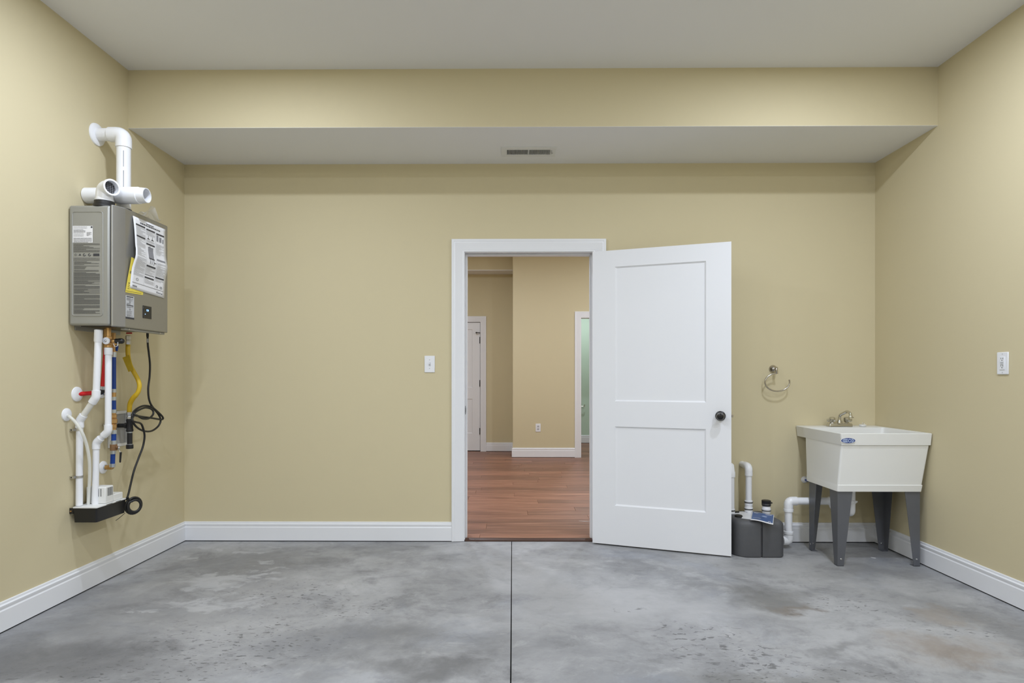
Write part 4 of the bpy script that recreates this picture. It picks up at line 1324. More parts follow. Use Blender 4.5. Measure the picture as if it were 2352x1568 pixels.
for i in range(44, 60):
    for h_ in (0.0, 0.5):
        if i + 1 < len(pth):
            p_ = pth[i].lerp(pth[i + 1], h_)
            d_ = (pth[i + 1] - pth[i]).normalized()
            MB().lathe(p_ - d_ * 0.0011, d_, [(0.0122, 0), (0.0136, 0.0006), (0.0136, 0.0016), (0.0122, 0.0022)], 16, False, False).build('hose_rib', 'gas_yellow', gs)
tg_ = [onX(281, 821, XL + 0.105), onX(297, 815, XL + 0.105), onX(306, 850, XL + 0.105), onX(295, 854, XL + 0.105)]
tq = [onY(281, 821, YG - 0.022), onY(297, 815, YG - 0.022), onY(307, 849, YG - 0.022), onY(295, 854, YG - 0.022)]
MB().loft([tq, [p_ + Vector((0, 0.003, 0)) for p_ in tq]]).build('warning_tag', 'tag_yellow', gs, smooth=False, label='yellow wrap-around tag')
MB().lathe(onY(297, 962, YG), (0, 0, 1), [(0.0130, 0), (0.0155, 0.002), (0.0155, 0.014), (0.012, 0.017), (0.0135, 0.020), (0.016, 0.023), (0.016, 0.040), (0.012, 0.043)], 6).build('flare_nut', 'steel', gs)
tc = onY(298, 977, YG)
t0_, t1_ = onY(298, 991, YG), onY(298, 962, YG)
MB().lathe(t0_, (0, 0, 1), [(0.0165, 0), (0.019, 0.003), (0.019, 0.012), (0.0172, 0.016), (0.0172, t1_.z - t0_.z - 0.016), (0.019, t1_.z - t0_.z - 0.012), (0.019, t1_.z - t0_.z - 0.002), (0.0165, t1_.z - t0_.z)], 20).build('iron_tee', 'black_iron', gs)
MB().lathe((tc.x - 0.012, YG, tc.z), (-1, 0, 0), [(0.0172, 0), (0.0172, 0.012), (0.014, 0.018)], 20).build('tee_branch', 'black_iron', gs)
MB().cyl((tc.x - 0.026, YG, tc.z), (XL + 0.012, YG, tc.z), 0.0125).build('wall_nipple', 'black_iron', gs)
MB().cyl(onY(298, 991, YG), onY(298, 1020, YG), 0.0140).build('drip_leg', 'black_iron', gs)
MB().lathe(onY(298, 1030, YG), (0, 0, 1), [(0.0175, 0), (0.019, 0.002), (0.019, 0.022), (0.0160, 0.025)], 20).build('drip_cap', 'black_iron', gs)
c_ = onY(298, 991, YG)
MB().cyl(onY(298, 990, YG), onY(298, 993.5, YG), 0.0152).build('joint_ring', 'crimp', gs)
MB().cyl(onY(298, 1019, YG), onY(298, 1022, YG), 0.0160).build('joint_ring', 'crimp', gs)

# gas outlet box on the wall
b0, b1_ = onX(247, 946, XL), onX(291, 1021, XL)
gbx = thing('outlet_box', (XL, (b0.y + b1_.y) / 2, b1_.z), 'pale grey gas outlet box fixed to the wall behind the pipes', 'outlet box')
mb = MB(); fw_ = 0.016
mb.box(XL + 0.0005, XL + 0.012, b0.y, b0.y + fw_, b1_.z, b0.z); mb.box(XL + 0.0005, XL + 0.012, b1_.y - fw_, b1_.y, b1_.z, b0.z)
mb.box(XL + 0.0005, XL + 0.012, b0.y + fw_, b1_.y - fw_, b1_.z, b1_.z + fw_); mb.box(XL + 0.0005, XL + 0.012, b0.y + fw_, b1_.y - fw_, b0.z - fw_, b0.z)
mb.build('frame', 'pump_white', gbx, smooth=False, bevel=0.001)
MB().box(XL + 0.0005, XL + 0.003, b0.y + fw_, b1_.y - fw_, b1_.z + fw_, b0.z - fw_).build('back_panel', 'grey_box', gbx, smooth=False)

# ------------------------------------------------------------------ condensate pump
PX0 = XL + 0.018
PY0 = YC1 - 0.034
PX1 = onY(222, 1180, PY0).x
PY1 = onX(290, 1162, PX1).y
PZ0, PZ1 = onY(200, 1200, PY0).z, onY(200, 1166, PY0).z
pm = thing('condensate_pump', ((PX0 + PX1) / 2, (PY0 + PY1) / 2, PZ0), 'small condensate pump with black tank and white vented housing on the wall', 'pump')
mb = MB().loft([rrect(PX0 + 0.004, PX1 - 0.004, PY0 + 0.004, PY1 - 0.004, PZ0, 0.008), rrect(PX0, PX1, PY0, PY1, PZ1 - 0.002, 0.008)])
mb.box(PX0 - 0.017, PX0 + 0.004, PY0 + 0.001, PY0 + 0.006, PZ1 - 0.032, PZ1 - 0.002)
mb.build('tank', 'black_plastic', pm)
MB().cyl((PX0 - 0.009, PY0 + 0.001, PZ1 - 0.018), (PX0 - 0.009, PY0 - 0.0015, PZ1 - 0.018), 0.004, n=10).build('screw', 'brass', pm)
MB().loft([rrect(PX0 - 0.001, PX1 + 0.002, PY0 - 0.002, PY1 + 0.002, PZ1 - 0.002, 0.008), rrect(PX0 - 0.001, PX1 + 0.002, PY0 - 0.002, PY1 + 0.002, PZ1 + 0.003, 0.008)]).build('lid', 'pump_white', pm)
HA, HB_, HC_ = PY0 + 0.082, onX(260.5, 1140, PX1 - 0.012).y, PY1 - 0.010
zt1 = onX(245, 1117, PX1 - 0.012).z
zt2 = onX(275, 1131, PX1 - 0.012).z
MB().box(PX0 + 0.012, PX1 - 0.010, HA, HB_, PZ1 + 0.003, zt1).build('motor_housing', 'pump_white', pm, bevel=0.006, seg=3)
MB().box(PX0 + 0.012, PX1 - 0.012, HB_, HC_, PZ1 + 0.003, zt2).build('rear_housing', 'pump_white', pm, bevel=0.004, seg=2)
n_ = 7
for i in range(n_):
    yv = HA + 0.018 + (HB_ - HA - 0.030) * i / (n_ - 1)
    MB().box(PX1 - 0.0108, PX1 - 0.0096, yv - 0.0015, yv + 0.0015, zt1 - 0.052, zt1 - 0.008).build('vent_slot', 'gap_dark', pm, smooth=False)
for i in range(3):
    xv = PX1 - 0.035 - 0.012 * i
    MB().box(xv - 0.0016, xv + 0.0016, HA - 0.0006, HA + 0.001, zt1 - 0.052, zt1 - 0.010).build('vent_slot', 'gap_dark', pm, smooth=False)
for (a, b_) in ((0.30, 0.50), (0.62, 0.80)):
    MB().box(PX1 + 0.0018, PX1 + 0.0026, PY0 + (PY1 - PY0) * a, PY0 + (PY1 - PY0) * b_, PZ1 - 0.0005, PZ1 + 0.002).build('lid_slot', 'gap_dark', pm, smooth=False)
# thin drain tube of clear vinyl
vt = thing('vinyl_tube', onX(152, 952, XL), 'cloudy vinyl tube curving from a wall flange down to the pump', 'tube')
fv = flange(vt, 152, 952, 0.034)
ye = YC1 + 0.034
pts = [fv + Vector((0.004, 0, -0.002)), onX(163, 959, XL + 0.038), onX(176, 973, XL + 0.062), onX(189, 994, XL + 0.082), onX(199, 1022, XL + 0.086), onX(205, 1055, XL + 0.085), onX(206, 1090, XL + 0.075), onY(204, 1130, ye - 0.006), onY(202.5, 1163, ye)]
MB().tube(spline(pts, 8), 0.0078, 14).build('tubing', 'vinyl_tube', vt)

# power cord with its hanging coil
XCORD = XL + 0.13
wire = [(339, 766), (339.5, 790), (342, 812), (344.5, 838), (343.5, 866), (340.5, 890), (341.5, 912), (346, 927), (355, 940), (365, 953), (369, 966), (362, 980), (346, 990), (326, 988), (309, 975), (303.5, 957), (310, 942), (328, 932), (347, 934), (364, 947), (374, 958), (371, 963), (350, 960), (316, 955), (308, 951), (316, 943), (334, 936), (349, 940), (352, 950), (343, 960), (328, 961), (312, 953), (305, 958), (304, 966), (312, 969), (324, 973), (330, 988), (332, 1004), (328, 1026), (319, 1050), (308, 1080), (301, 1108), (296, 1130), (292, 1144)]
xo = [0.0] * 8 + [0.004 * math.sin(i * 1.3) + 0.0007 * i - 0.012 for i in range(len(wire) - 8 - 9)] + [0.0, -0.004, -0.01, -0.015, -0.02, -0.025, -0.03, -0.032, -0.034]
cord = [onX(a, b_, XCORD + d_) for (a, b_), d_ in zip(wire, xo)]
pc_ = thing('power_cord', cord[-1], 'black power cord hanging from the heater in a loose coil', 'cord')
MB().tube(spline(cord, 6), 0.0058, 10).build('cable', 'black_rubber', pc_)
MB().lathe(cord[0] - AU * 0.022, (0, 0, 1), [(0.005, 0), (0.0072, 0.004), (0.0072, 0.026)], 14).build('strain_relief', 'black_rubber', pc_)
MB().cyl(cord[0] - AU * 0.030, cord[0] - AU * 0.054, 0.0056, n=12).build('cord_label', 'label_grey', pc_)
# pump cord wound in a tight ring
pts = []
cc = onX(308, 1161, PX1 + 0.022)
uu = Vector((0.55, 0.83, 0)).normalized()
for k in range(76):
    t_ = 2 * math.pi * k / 25 + 2.4
    r_ = 0.0305 + 0.0115 * ((k // 25) % 3) / 2.0
    dpt = 0.010 * math.sin(k / 25.0 * 2.1)
    pts.append(cc + uu * (r_ * math.cos(t_)) + AU * (r_ * 1.10 * math.sin(t_)) + Vector((0.83, -0.55, 0)) * dpt)
wc = thing('coiled_cord', cc - AU * 0.05, 'black cord wound in a tight ring beside the condensate pump', 'cord')
MB().tube(pts, 0.0066, 10).build('cord_ring', 'black_rubber', wc)
MB().tube(spline([pts[0], onX(293, 1141, PX1 + 0.010), onX(290.5, 1147, PX1 - 0.002)], 6), 0.0050, 10).build('cord_end', 'black_rubber', wc)
MB().tube(spline([onX(287, 1178, PX1 - 0.002), onX(280, 1184, PX1 - 0.004), onX(273, 1190, PX1 - 0.006), onX(266, 1195, PX1 - 0.010)], 6), 0.0016, 6).build('loose_wire', 'black_rubber', wc)

# ================================================================== UTILITY SINK
ZR = 0.82
SF = onZ(2035, 995, ZR).y
SX0 = (onZ(1928, 996, ZR).x + onZ(1824, 975, ZR).x) / 2
SX1 = min(onZ(2145, 994.5, ZR).x, XR - 0.004)
SBK = YB - 0.003
LG0 = onZ(1923.7, 1300, 0); LGX1 = onZ(2112, 1300, 0).x
LGY1 = onZ(1860, 1262, 0).y
ZB_ = onY(1922, 1128, LG0.y).z
print('sink', SX0, SX1, SF, LG0, LGX1, LGY1, ZB_)
BX0, BX1, BY0, BY1 = LG0.x - 0.004, LGX1 + 0.004, LG0.y - 0.006, LGY1 + 0.03
sk = thing('utility_sink', ((SX0 + SX1) / 2, (SF + SBK) / 2, 0), 'white plastic utility sink on four grey metal legs in the corner', 'sink')
zrb = ZR - 0.072
DK = 4.055                                    # front edge of the faucet deck
mb = MB()


def lerp(a, b_, t):
    return a + (b_ - a) * t


tb = (zrb - ZB_)
kz = ZB_ + 0.042
kt = (zrb - kz) / tb
ox0, ox1, oy0, oy1 = SX0 + 0.010, SX1 - 0.010, SF + 0.012, DK + 0.012
rings = [
    rrect(SX0 + 0.016, SX1 - 0.016, SF + 0.016, DK, ZR - 0.002, 0.020),
    rrect(SX0 + 0.003, SX1 - 0.003, SF + 0.003, SBK - 0.002, ZR, 0.010),
    rrect(SX0, SX1, SF, SBK, ZR - 0.003, 0.010),
    rrect(SX0 + 0.008, SX1 - 0.004, SF + 0.005, SBK, zrb, 0.010),
    rrect(ox0, ox1, oy0, oy1, zrb + 0.001, 0.012),
    rrect(lerp(ox0, BX0, kt), lerp(ox1, BX1, kt), lerp(oy0, BY0, kt), lerp(oy1, BY1, kt), kz, 0.012),
    rrect(lerp(ox0, BX0, kt), lerp(ox1, BX1, kt) + 0.003, lerp(oy0, BY0, kt) - 0.004, lerp(oy1, BY1, kt) + 0.004, kz - 0.003, 0.012),
    rrect(BX0, BX1 + 0.003, BY0 - 0.003, BY1 + 0.003, ZB_, 0.012)]
mb.loft(rings, False, True)
inner = [rrect(SX0 + 0.016, SX1 - 0.016, SF + 0.016, DK, ZR - 0.002, 0.020),
         rrect(SX0 + 0.022, SX1 - 0.022, SF + 0.024, DK - 0.004, ZR - 0.02, 0.022),
         rrect(BX0 + 0.018, BX1 - 0.018, BY0 + 0.018, BY1 - 0.018, ZB_ + 0.030, 0.035),
         rrect(BX0 + 0.05, BX1 - 0.05, BY0 + 0.05, BY1 - 0.05, ZB_ + 0.022, 0.035)]
mb.loft(inner, False, True)
mb.build('tub', 'sink_white', sk, ang=30)
LT, LB_, TH = 0.092, 0.038, 0.0022
zl = ZB_ - 0.001
for (x, y, sx, sy) in ((LG0.x, LG0.y, 1, 1), (LGX1, LG0.y, -1, 1), (LG0.x, LGY1, 1, -1), (LGX1, LGY1, -1, -1)):
    mb = MB()
    # flange across the front or back
    f0 = [Vector((x, y, 0.001)), Vector((x + sx * LB_, y, 0.001)), Vector((x + sx * LT, y, zl)), Vector((x, y, zl))]
    mb.loft([f0, [p_ + Vector((0, sy * TH, 0)) for p_ in f0]])
    f0 = [Vector((x, y + sy * TH, 0.001)), Vector((x, y + sy * LB_, 0.001)), Vector((x, y + sy * LT, zl)), Vector((x, y + sy * TH, zl))]
    mb.loft([f0, [p_ + Vector((sx * TH, 0, 0)) for p_ in f0]])
    mb.box(min(x, x + sx * LB_), max(x, x + sx * LB_), min(y, y + sy * LB_), max(y, y + sy * LB_), 0.0005, 0.003)
    lg = mb.build('leg', 'leg_grey', sk, smooth=False)
    fy = y - sy * 0.0004 if sy > 0 else y + sy * TH
    MB().lathe((x + sx * 0.021, y - 0.0003 if sy > 0 else y - TH - 0.0003, 0.044), (0, -1, 0), [(0.0055, 0), (0.0055, 0.002), (0.003, 0.0035)], 12).build('bolt', 'steel', lg)
    if sx > 0 and sy < 0:
        MB().lathe((x - 0.0003, y - 0.02, 0.044), (-1, 0, 0), [(0.0055, 0), (0.0055, 0.002), (0.003, 0.0035)], 12).build('bolt', 'steel', lg)
# oval badge on the front rim
bc_ = onY(1948, 1011.5, SF)
bw, bh = 16.0 / (F / SF), 5.8 / (F / SF)
yy0 = SF + 0.0045 * 0.55


def oval(mb, cx_, cz_, rx_, rz_, y_, n=32, a0=0, a1=360):
    mb.quad(*[Vector((cx_ + rx_ * math.cos(R(a0 + (a1 - a0) * k / n)), y_, cz_ + rz_ * math.sin(R(a0 + (a1 - a0) * k / n)))) for k in range(n)])
    return mb


yb_ = SF - 0.0012
st = oval(MB(), bc_.x, bc_.z, bw * 1.07, bh * 1.14, yb_).build('badge', 'plate_white', sk, smooth=False, label='oval blue and white badge')
oval(MB(), bc_.x, bc_.z, bw, bh, yb_ - 0.0004).build('badge_field', 'logo_blue', st, smooth=False)
mb = MB()
xc_ = bc_.x + bw * 0.20
for (z0_, z1_) in ((0.22, 0.68), (-0.12, 0.12), (-0.68, -0.22)):
    for (xa_, xb_) in ((-0.86, 0.0), (0.40, 0.86)):
        def lim(z_):
            return math.sqrt(max(0, 1 - z_ * z_)) * 0.86
        a0_, a1_ = max(xa_, -lim(z0_)), max(xa_, -lim(z1_))
        c0_, c1_ = min(xb_, lim(z0_)), min(xb_, lim(z1_))
        if c0_ - a0_ > 0.05 and c1_ - a1_ > 0.02:
            mb.quad(*[Vector((bc_.x + bw * u_, yb_ - 0.0008, bc_.z + bh * v_)) for u_, v_ in ((a0_, z0_), (c0_, z0_), (c1_, z1_), (a1_, z1_))])
mb.build('badge_stripes', 'logo_pale', st, smooth=False, kind='stuff')
oval(MB(), xc_, bc_.z, bh * 0.92, bh * 0.92, yb_ - 0.0012).build('badge_disc', 'logo_blue', st, smooth=False)
oval(MB(), xc_, bc_.z, bh * 0.72, bh * 0.72, yb_ - 0.0016).build('badge_disc_fill', 'logo_pale', st, smooth=False)
mb = MB().quad(*[Vector((xc_ + bh * a, yb_ - 0.0020, bc_.z + bh * c)) for a, c in ((-0.45, 0.1), (0.0, -0.55), (0.45, 0.1), (0.2, 0.45), (0.0, 0.15), (-0.2, 0.45))])
mb.build('badge_emblem', 'logo_blue', st, smooth=False)

# faucet on the deck
FY = 4.115
fc = onY(1928, 976, FY)
ft = thing('faucet', (fc.x, FY, ZR), 'chrome two-handle faucet with swung spout on the utility sink', 'faucet')
fw2 = 27.0 / (F / FY)
MB().loft([rrect(fc.x - fw2, fc.x + fw2, FY - 0.026, FY + 0.026, ZR + 0.0006, 0.010), rrect(fc.x - fw2, fc.x + fw2, FY - 0.026, FY + 0.026, ZR + 0.014, 0.010), rrect(fc.x - fw2 + 0.006, fc.x + fw2 - 0.006, FY - 0.020, FY + 0.020, ZR + 0.022, 0.008)]).build('base_plate', 'chrome', ft)
for s_ in (-1, 1):
    kx = fc.x + s_ * 0.050
    hd = MB().lathe((kx, FY, ZR + 0.020), (0, 0, 1), [(0.019, 0), (0.016, 0.006), (0.013, 0.010), (0.019, 0.014), (0.021, 0.024), (0.020, 0.040), (0.012, 0.046), (0.001, 0.047)], 8).build('handle', 'chrome', ft, ang=20)
    MB().box(kx + s_ * 0.016, kx + s_ * 0.036, FY - 0.007, FY + 0.007, ZR + 0.032, ZR + 0.052).build('handle_lever', 'chrome', hd, bevel=0.004)
MB().lathe((fc.x, FY, ZR + 0.018), (0, 0, 1), [(0.017, 0), (0.017, 0.018), (0.012, 0.024), (0.012, 0.030)], 18).build('spout_collar', 'chrome', ft)
sp = [Vector((fc.x, FY, ZR + 0.040))]
tpz = onY(1930, 953, FY).z
xt = onY(1946, 944.5, FY - 0.05); xe = onY(1953.5, 957.5, FY - 0.085)
pth = fillet([sp[0], Vector((fc.x + 0.002, FY, tpz)), Vector((xt.x, FY - 0.05, xt.z)), Vector((xe.x, FY - 0.085, xt.z - 0.012)), Vector((xe.x, FY - 0.085, xe.z))], 0.026, 7)
MB().tube(pth, 0.0098, 16).build('spout', 'chrome', ft)
MB().lathe((xe.x, FY - 0.085, xe.z + 0.010), (0, 0, -1), [(0.0105, 0), (0.0125, 0.003), (0.0125, 0.016), (0.010, 0.018)], 16).build('aerator', 'chrome', ft)
MB().cyl((xe.x + 0.011, FY - 0.085, xe.z - 0.003), (xe.x + 0.020, FY - 0.085, xe.z - 0.003), 0.002, n=8).build('diverter_pin', 'oil_bronze', ft)
# drain stopper left on the deck
pc2 = onY(1981.5, 979, FY - 0.01)
dsx = thing('drain_stopper', (pc2.x, FY - 0.01, ZR), 'pale sink stopper with a metal ring left on the sink deck', 'sink stopper')
MB().lathe((pc2.x, FY - 0.01, ZR + 0.0006), (0, 0, 1), [(0.020, 0), (0.023, 0.012), (0.021, 0.0135), (0.004, 0.014)], 24).build('plug', 'pump_white', dsx)
MB().tube([(pc2.x + 0.004 + 0.008 * math.cos(R(a)), FY - 0.01, ZR + 0.0205 + 0.005 * math.sin(R(a))) for a in range(0, 360, 24)], 0.0012, 6, closed=True).build('ring', 'steel', dsx)

# drain under the sink
TX, TY = (LG0.x + LGX1) / 2 - 0.005, onY(1957, 1170, 3.83).y
TX = onY(1957, 1170, TY).x
zu = onY(1955, 1180, TY).z
zh = onY(1870, 1151, 4.02).z
PYD = 4.03
VX = onY(1811, 1200, PYD).x
rdp = 8.3 / (F / PYD)
dr = thing('drain_pipe', (VX, PYD, 0.02), 'white drain pipe running from the sink trap into the grey pump tank', 'drain pipe')
ztank = onY(1806, 1241, PYD).z
ztank = max(ztank, rdp * 1.2 + 0.004)
q = [Vector((TX - 0.02, PYD, zh)), Vector((VX, PYD, zh)), Vector((VX, PYD, ztank)), Vector((onY(1799, 1240, PYD).x, PYD, ztank))]
MB().tube([q[0], q[1]], rdp, 20).build('horizontal_pipe', 'pvc', dr)
MB().tube([q[1], q[2]], rdp, 20).build('downpipe', 'pvc', dr)
elbow(MB(), q[0], q[1], q[2], rdp * 1.2, 0.055, 0.044).build('elbow', 'pvc', dr)
elbow(MB(), q[1], q[2], q[2] + (q[3] - q[2]).normalized() * 0.06, rdp * 1.2, 0.040, 0.034).build('elbow', 'pvc', dr)
for zc_ in (zh - 0.062, ztank + 0.055):
    MB().lathe((VX, PYD, zc_ - 0.010), (0, 0, 1), [(rdp, 0), (rdp * 1.28, 0.002), (rdp * 1.28, 0.018), (rdp, 0.020)], 20).build('collar', 'pvc', dr)
MB().lathe((onY(1903, 1151, PYD).x, PYD, zh), (1, 0, 0), [(rdp, 0), (rdp * 1.2, 0.003), (rdp * 1.2, 0.03), (rdp, 0.033)], 20).build('collar', 'pvc', dr)
# trap: tailpiece, bend and arm
MB().tube(fillet([(TX, TY, ZB_ - 0.002), (TX, TY, zu), (TX - 0.005, (TY + PYD) / 2, zu - 0.002), (TX - 0.02, PYD, zu), (TX - 0.02, PYD, zh), (TX - 0.07, PYD, zh)], 0.030, 8), 0.0195, 16).build('trap', 'pvc', dr)
MB().lathe((TX, TY, onY(1957, 1155, TY).z), (0, 0, 1), [(0.0195, 0), (0.025, 0.002), (0.025, 0.016), (0.0195, 0.020)], 8).build('slip_nut', 'pvc', dr)
MB().box(TX + 0.02, TX + 0.034, TY - 0.004, TY + 0.004, onY(1957, 1155, TY).z + 0.004, onY(1957, 1155, TY).z + 0.014).build('nut_wing', 'pvc', dr, bevel=0.002)
p = onY(1847.5, 1101, YB)
sf2 = thing('supply_flange', (p.x, YB, p.z), 'white round pipe flange on the wall behind the sink', 'pipe flange')
MB().lathe((p.x, YB - 0.0005, p.z), (0, -1, 0), [(0.024, 0), (0.023, 0.006), (0.016, 0.014), (0.010, 0.018)], 24).build('cover', 'pvc', sf2)
MB().cyl((p.x, YB - 0.004, p.z), (p.x, YB - 0.050, p.z), 0.007, n=12).build('stub', 'pex_blue', sf2)

# ================================================================== SEWAGE PUMP TANK
ZT = 0.236
TY0 = onZ(1740, 1281, 0).y
TY1 = 4.135
TX0 = 1.432
TX1 = onY(1797, 1240, TY0 + 0.05).x
gx = onY(1750, 1240, TY0).x
tk = thing('pump_tank', ((TX0 + TX1) / 2, (TY0 + TY1) / 2, 0), 'dark grey plastic drain pump tank with white fittings beside the door', 'tank')


def tank_ring(ins, z, notch=True):
    r_ = [max(0.10 - ins, 0.02), max(0.045 - ins * 0.6, 0.012), max(0.06 - ins, 0.02), max(0.06 - ins, 0.02)]
    pts_ = rrect(TX0 + ins, TX1 - ins, TY0 + ins, TY1 - ins, z, r_, 6)
    d_ = 0.010
    w_ = 0.0065
    nb = [Vector((gx - w_, TY0 + ins, z)), Vector((gx - w_ * 0.7, TY0 + ins + d_, z)), Vector((gx + w_ * 0.7, TY0 + ins + d_, z)), Vector((gx + w_, TY0 + ins, z))]
    return pts_[:7] + nb + pts_[7:]


rr = [(0.006, 0.001), (0.001, 0.006), (0.0, 0.012), (0.0, ZT - 0.040)]
for k in range(1, 7):
    a_ = R(15 * k)
    rr.append((0.034 * (1 - math.cos(a_)), ZT - 0.034 + 0.034 * math.sin(a_) - 0.006 * 0))
MB().loft([tank_ring(i_, z_) for i_, z_ in rr]).build('tank_body', 'tank_grey', tk, ang=35)
MB().box(gx - 0.0045, gx + 0.0045, TY0 + 0.0095, TY0 + 0.0103, 0.01, ZT - 0.045).build('groove_strip', 'tank_groove', tk, smooth=False)
poly = [onZ(a, b_, ZT + 0.0006) for a, b_ in ((1695.7, 1174.6), (1709.7, 1174.3), (1714.8, 1177.5), (1730, 1177.2), (1752, 1180), (1748, 1193.5), (1723, 1192.5), (1703, 1190), (1705, 1186.8), (1703, 1182.3), (1696, 1180.4), (1686, 1180.4))]
MB().loft([poly, [p_ + AU * 0.0012 for p_ in poly]]).build('top_label', 'plate_white', tk, smooth=False)
c_ = onZ(1694.4, 1186, ZT + 0.001)
MB().lathe((c_.x + 0.006, c_.y, ZT + 0.0005), (0, 0, 1), [(0.0245, 0), (0.0245, 0.009), (0.022, 0.011), (0.019, 0.0095), (0.0005, 0.0095)], 28).build('inspection_cap', 'black_rubber', tk)
c_ = onZ(1691, 1176.5, ZT)
MB().lathe((c_.x, c_.y, ZT + 0.0005), (0, 0, 1), [(0.020, 0), (0.020, 0.006), (0.0005, 0.007)], 24).build('vent_cap', 'black_rubber', tk)

# capped inlet
c_ = onZ(1760, 1178, ZT)
MB().lathe((c_.x, c_.y, ZT + 0.0005), (0, 0, 1), [(0.026, 0), (0.026, 0.006), (0.028, 0.008), (0.028, 0.014), (0.0255, 0.016), (0.028, 0.019), (0.030, 0.026), (0.028, 0.036), (0.024, 0.044), (0.027, 0.050)], 24).build('inlet_boot', 'pvc', tk)
MB().lathe((c_.x, c_.y, ZT + 0.0165), (0, 0, 1), [(0.0300, 0), (0.0300, 0.006)], 24, False, False).build('hose_clamp', 'clamp', tk)
MB().lathe((c_.x, c_.y, ZT + 0.050), (0, 0, 1), [(0.0275, 0), (0.029, 0.003), (0.029, 0.020), (0.030, 0.022), (0.030, 0.036), (0.027, 0.038), (0.0005, 0.037)], 24).build('inlet_cap', 'black_rubber', tk)
MB().lathe((c_.x, c_.y, ZT + 0.058), (0, 0, 1), [(0.0302, 0), (0.0302, 0.010)], 24, False, False).build('hose_clamp', 'clamp', tk)
MB().box(c_.x + 0.028, c_.x + 0.040, c_.y - 0.006, c_.y + 0.004, ZT + 0.066, ZT + 0.074).build('clamp_screw', 'black_rubber', tk, bevel=0.001)

# discharge pipe into the wall
c_ = onZ(1719.5, 1176, ZT)
dp = thing('discharge_pipe', (c_.x, c_.y, ZT), 'white discharge pipe rising from the grey tank and bending into the wall', 'pipe')
zt_ = onY(1719, 1071, c_.y).z
r_ = 9.2 / (F / c_.y)
MB().lathe((c_.x, c_.y, ZT + 0.002), (0, 0, 1), [(0.026, 0), (0.027, 0.004), (0.027, 0.016), (0.0245, 0.018), (0.0275, 0.022), (0.0275, 0.030), (0.024, 0.040), (0.024, 0.046), (0.0265, 0.048), (0.0265, 0.056), (0.0245, 0.058), (0.0265, 0.062), (0.0265, 0.078), (0.022, 0.080)], 24).build('rubber_boot', 'pvc', dp)
for zc_ in (0.020, 0.066):
    MB().lathe((c_.x, c_.y, ZT + zc_), (0, 0, 1), [(0.0282, 0), (0.0282, 0.007)], 24, False, False).build('hose_clamp', 'clamp', dp)
MB().cyl((c_.x, c_.y, ZT + 0.078), (c_.x, c_.y, zt_ - 0.03), 0.0205, n=20).build('riser', 'pvc', dp)
elbow(MB(), (c_.x, c_.y, 0.2), (c_.x, c_.y, zt_), (c_.x, YB, zt_), 0.0255, 0.062, 0.048).build('elbow', 'pvc', dp)
MB().cyl((c_.x, c_.y + 0.05, zt_), (c_.x, YB - 0.0008, zt_), 0.021, n=20).build('wall_stub', 'pvc', dp)

# air vent pipe behind the open door
vx = onY(1678.5, 1130, 4.03).x
av = thing('air_vent_pipe', (vx, 4.03, ZT), 'white air vent pipe half hidden behind the open door', 'pipe')
zv1, zv2, zv3 = onY(1680, 1095, 4.03).z, onY(1680, 1083, 4.03).z, onY(1680, 1062, 4.03).z
MB().lathe((vx, 4.03, ZT + 0.001), (0, 0, 1), [(0.027, 0), (0.027, 0.012), (0.0245, 0.015), (0.027, 0.018), (0.027, 0.030), (0.023, 0.034)], 24).build('rubber_boot', 'pvc', av)
MB().lathe((vx, 4.03, ZT + 0.018), (0, 0, 1), [(0.0278, 0), (0.0278, 0.008)], 24, False, False).build('hose_clamp', 'clamp', av)
MB().cyl((vx, 4.03, ZT + 0.030), (vx, 4.03, zv1), 0.0235, n=20).build('pipe', 'pvc', av)
MB().lathe((vx, 4.03, zv1 - 0.002), (0, 0, 1), [(0.0235, 0), (0.0285, 0.003), (0.0285, zv2 - zv1), (0.0265, zv2 - zv1 + 0.004), (0.0205, zv3 - zv1 - 0.012), (0.010, zv3 - zv1 - 0.002), (0.0005, zv3 - zv1)], 24).build('valve_head', 'pvc', av)

# manual lying on the tank
B = [onZ(1728, 1174.5, ZT + 0.006), onZ(1778, 1182.5, ZT + 0.006), onZ(1776, 1203, ZT + 0.003), onZ(1723.5, 1193.5, ZT + 0.008)]


def man_pt(u, v, off=0.0):
    p_ = B[0].lerp(B[1], u).lerp(B[3].lerp(B[2], u), v)
    return p_ + AU * (off + 0.0035 * math.sin(u * 5) * v)


def man_patch(mb, u0, u1, v0, v1, off=0.0, nu=6, nv=3):
    mb.loft([[man_pt(u0 + (u1 - u0) * i / nu, v0 + (v1 - v0) * j / nv, off) for i in range(nu + 1)] for j in range(nv + 1)], False, False, closed=False)
    return mb


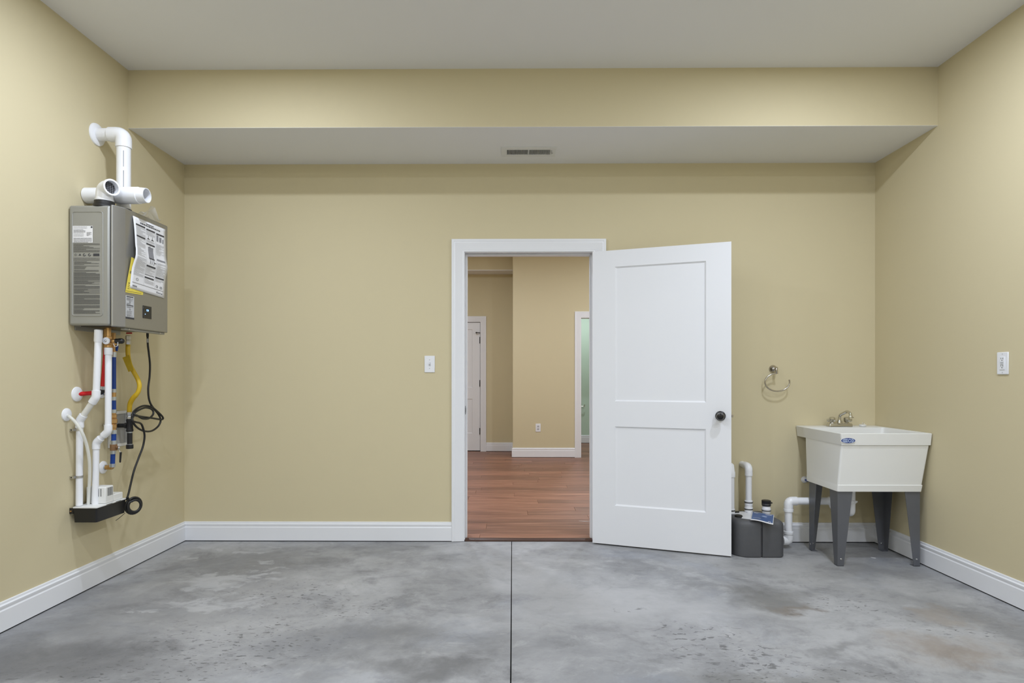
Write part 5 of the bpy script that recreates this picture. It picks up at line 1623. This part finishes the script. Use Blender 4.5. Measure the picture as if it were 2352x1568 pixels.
bkt = man_patch(MB(), 0, 1, 0, 1, 0.002, 10, 6).build('manual', 'paper', ang=180, label='blue covered manual lying on the grey pump tank', cat='booklet')
md = bkt.modifiers.new('solid', 'SOLIDIFY'); md.thickness = 0.003; md.offset = -1
man_patch(MB(), 0.035, 0.975, 0.05, 0.93, 0.0026, 10, 6).build('cover_print', 'booklet_blue', bkt, ang=180)
mb = MB()
mb.quad(*[man_pt(0.58 + 0.12 * math.cos(2 * math.pi * k / 20), 0.42 + 0.060 * math.sin(2 * math.pi * k / 20), 0.0034) for k in range(20)])
mb.build('cover_badge', 'logo_pale', bkt, smooth=False)
mb = MB()
rnd = random.Random(5)
for (u0, u1, v) in ((0.08, 0.30, 0.12), (0.10, 0.26, 0.17), (0.62, 0.92, 0.10), (0.66, 0.90, 0.15)):
    u = u0
    while u < u1:
        w = rnd.uniform(0.015, 0.04)
        man_patch(mb, u, u + w, v, v + 0.028, 0.0032, 1, 1); u += w + 0.012
man_patch(mb, 0.10, 0.45, 0.74, 0.755, 0.0032, 3, 1)
for k in range(7):
    t0_, t1_ = math.pi * k / 7, math.pi * (k + 1) / 7
    mb.quad(*[man_pt(0.83 + r__ * math.cos(t), 0.93 - r__ * 1.6 * math.sin(t), 0.0032) for r__, t in ((0.07, t0_), (0.07, t1_), (0.05, t1_), (0.05, t0_))])
mb.build('cover_lettering', 'paper', bkt, smooth=False, kind='stuff')

# ------------------------------------------------------------------ scrap on the concrete, thin white sliver on the planks
for (px_, py_, zz_, ln, wd_, lab_) in ((2006, 1281, 0.0, 0.030, 0.010, 'small white scrap on the concrete under the utility sink'),
                                       (1342, 1197, ZF, 0.085, 0.006, 'thin white sliver on the plank floor inside the doorway')):
    c_ = onZ(px_, py_, zz_)
    mb = MB()
    a0 = R(-40) if zz_ == 0 else R(-12)
    d_ = Vector((math.cos(a0), math.sin(a0), 0)); n2 = Vector((-d_.y, d_.x, 0))
    lo = [c_ - d_ * ln / 2, c_ - d_ * ln * 0.1 - n2 * wd_ / 2, c_ + d_ * ln / 2 - n2 * wd_ * 0.2, c_ + d_ * ln * 0.3 + n2 * wd_ / 2, c_ - d_ * ln * 0.2 + n2 * wd_ * 0.3]
    mb.loft([[p_ + AU * 0.0006 for p_ in lo], [p_ + AU * 0.0022 for p_ in lo]])
    mb.build('scrap', 'paper', smooth=False, label=lab_, cat='scrap')
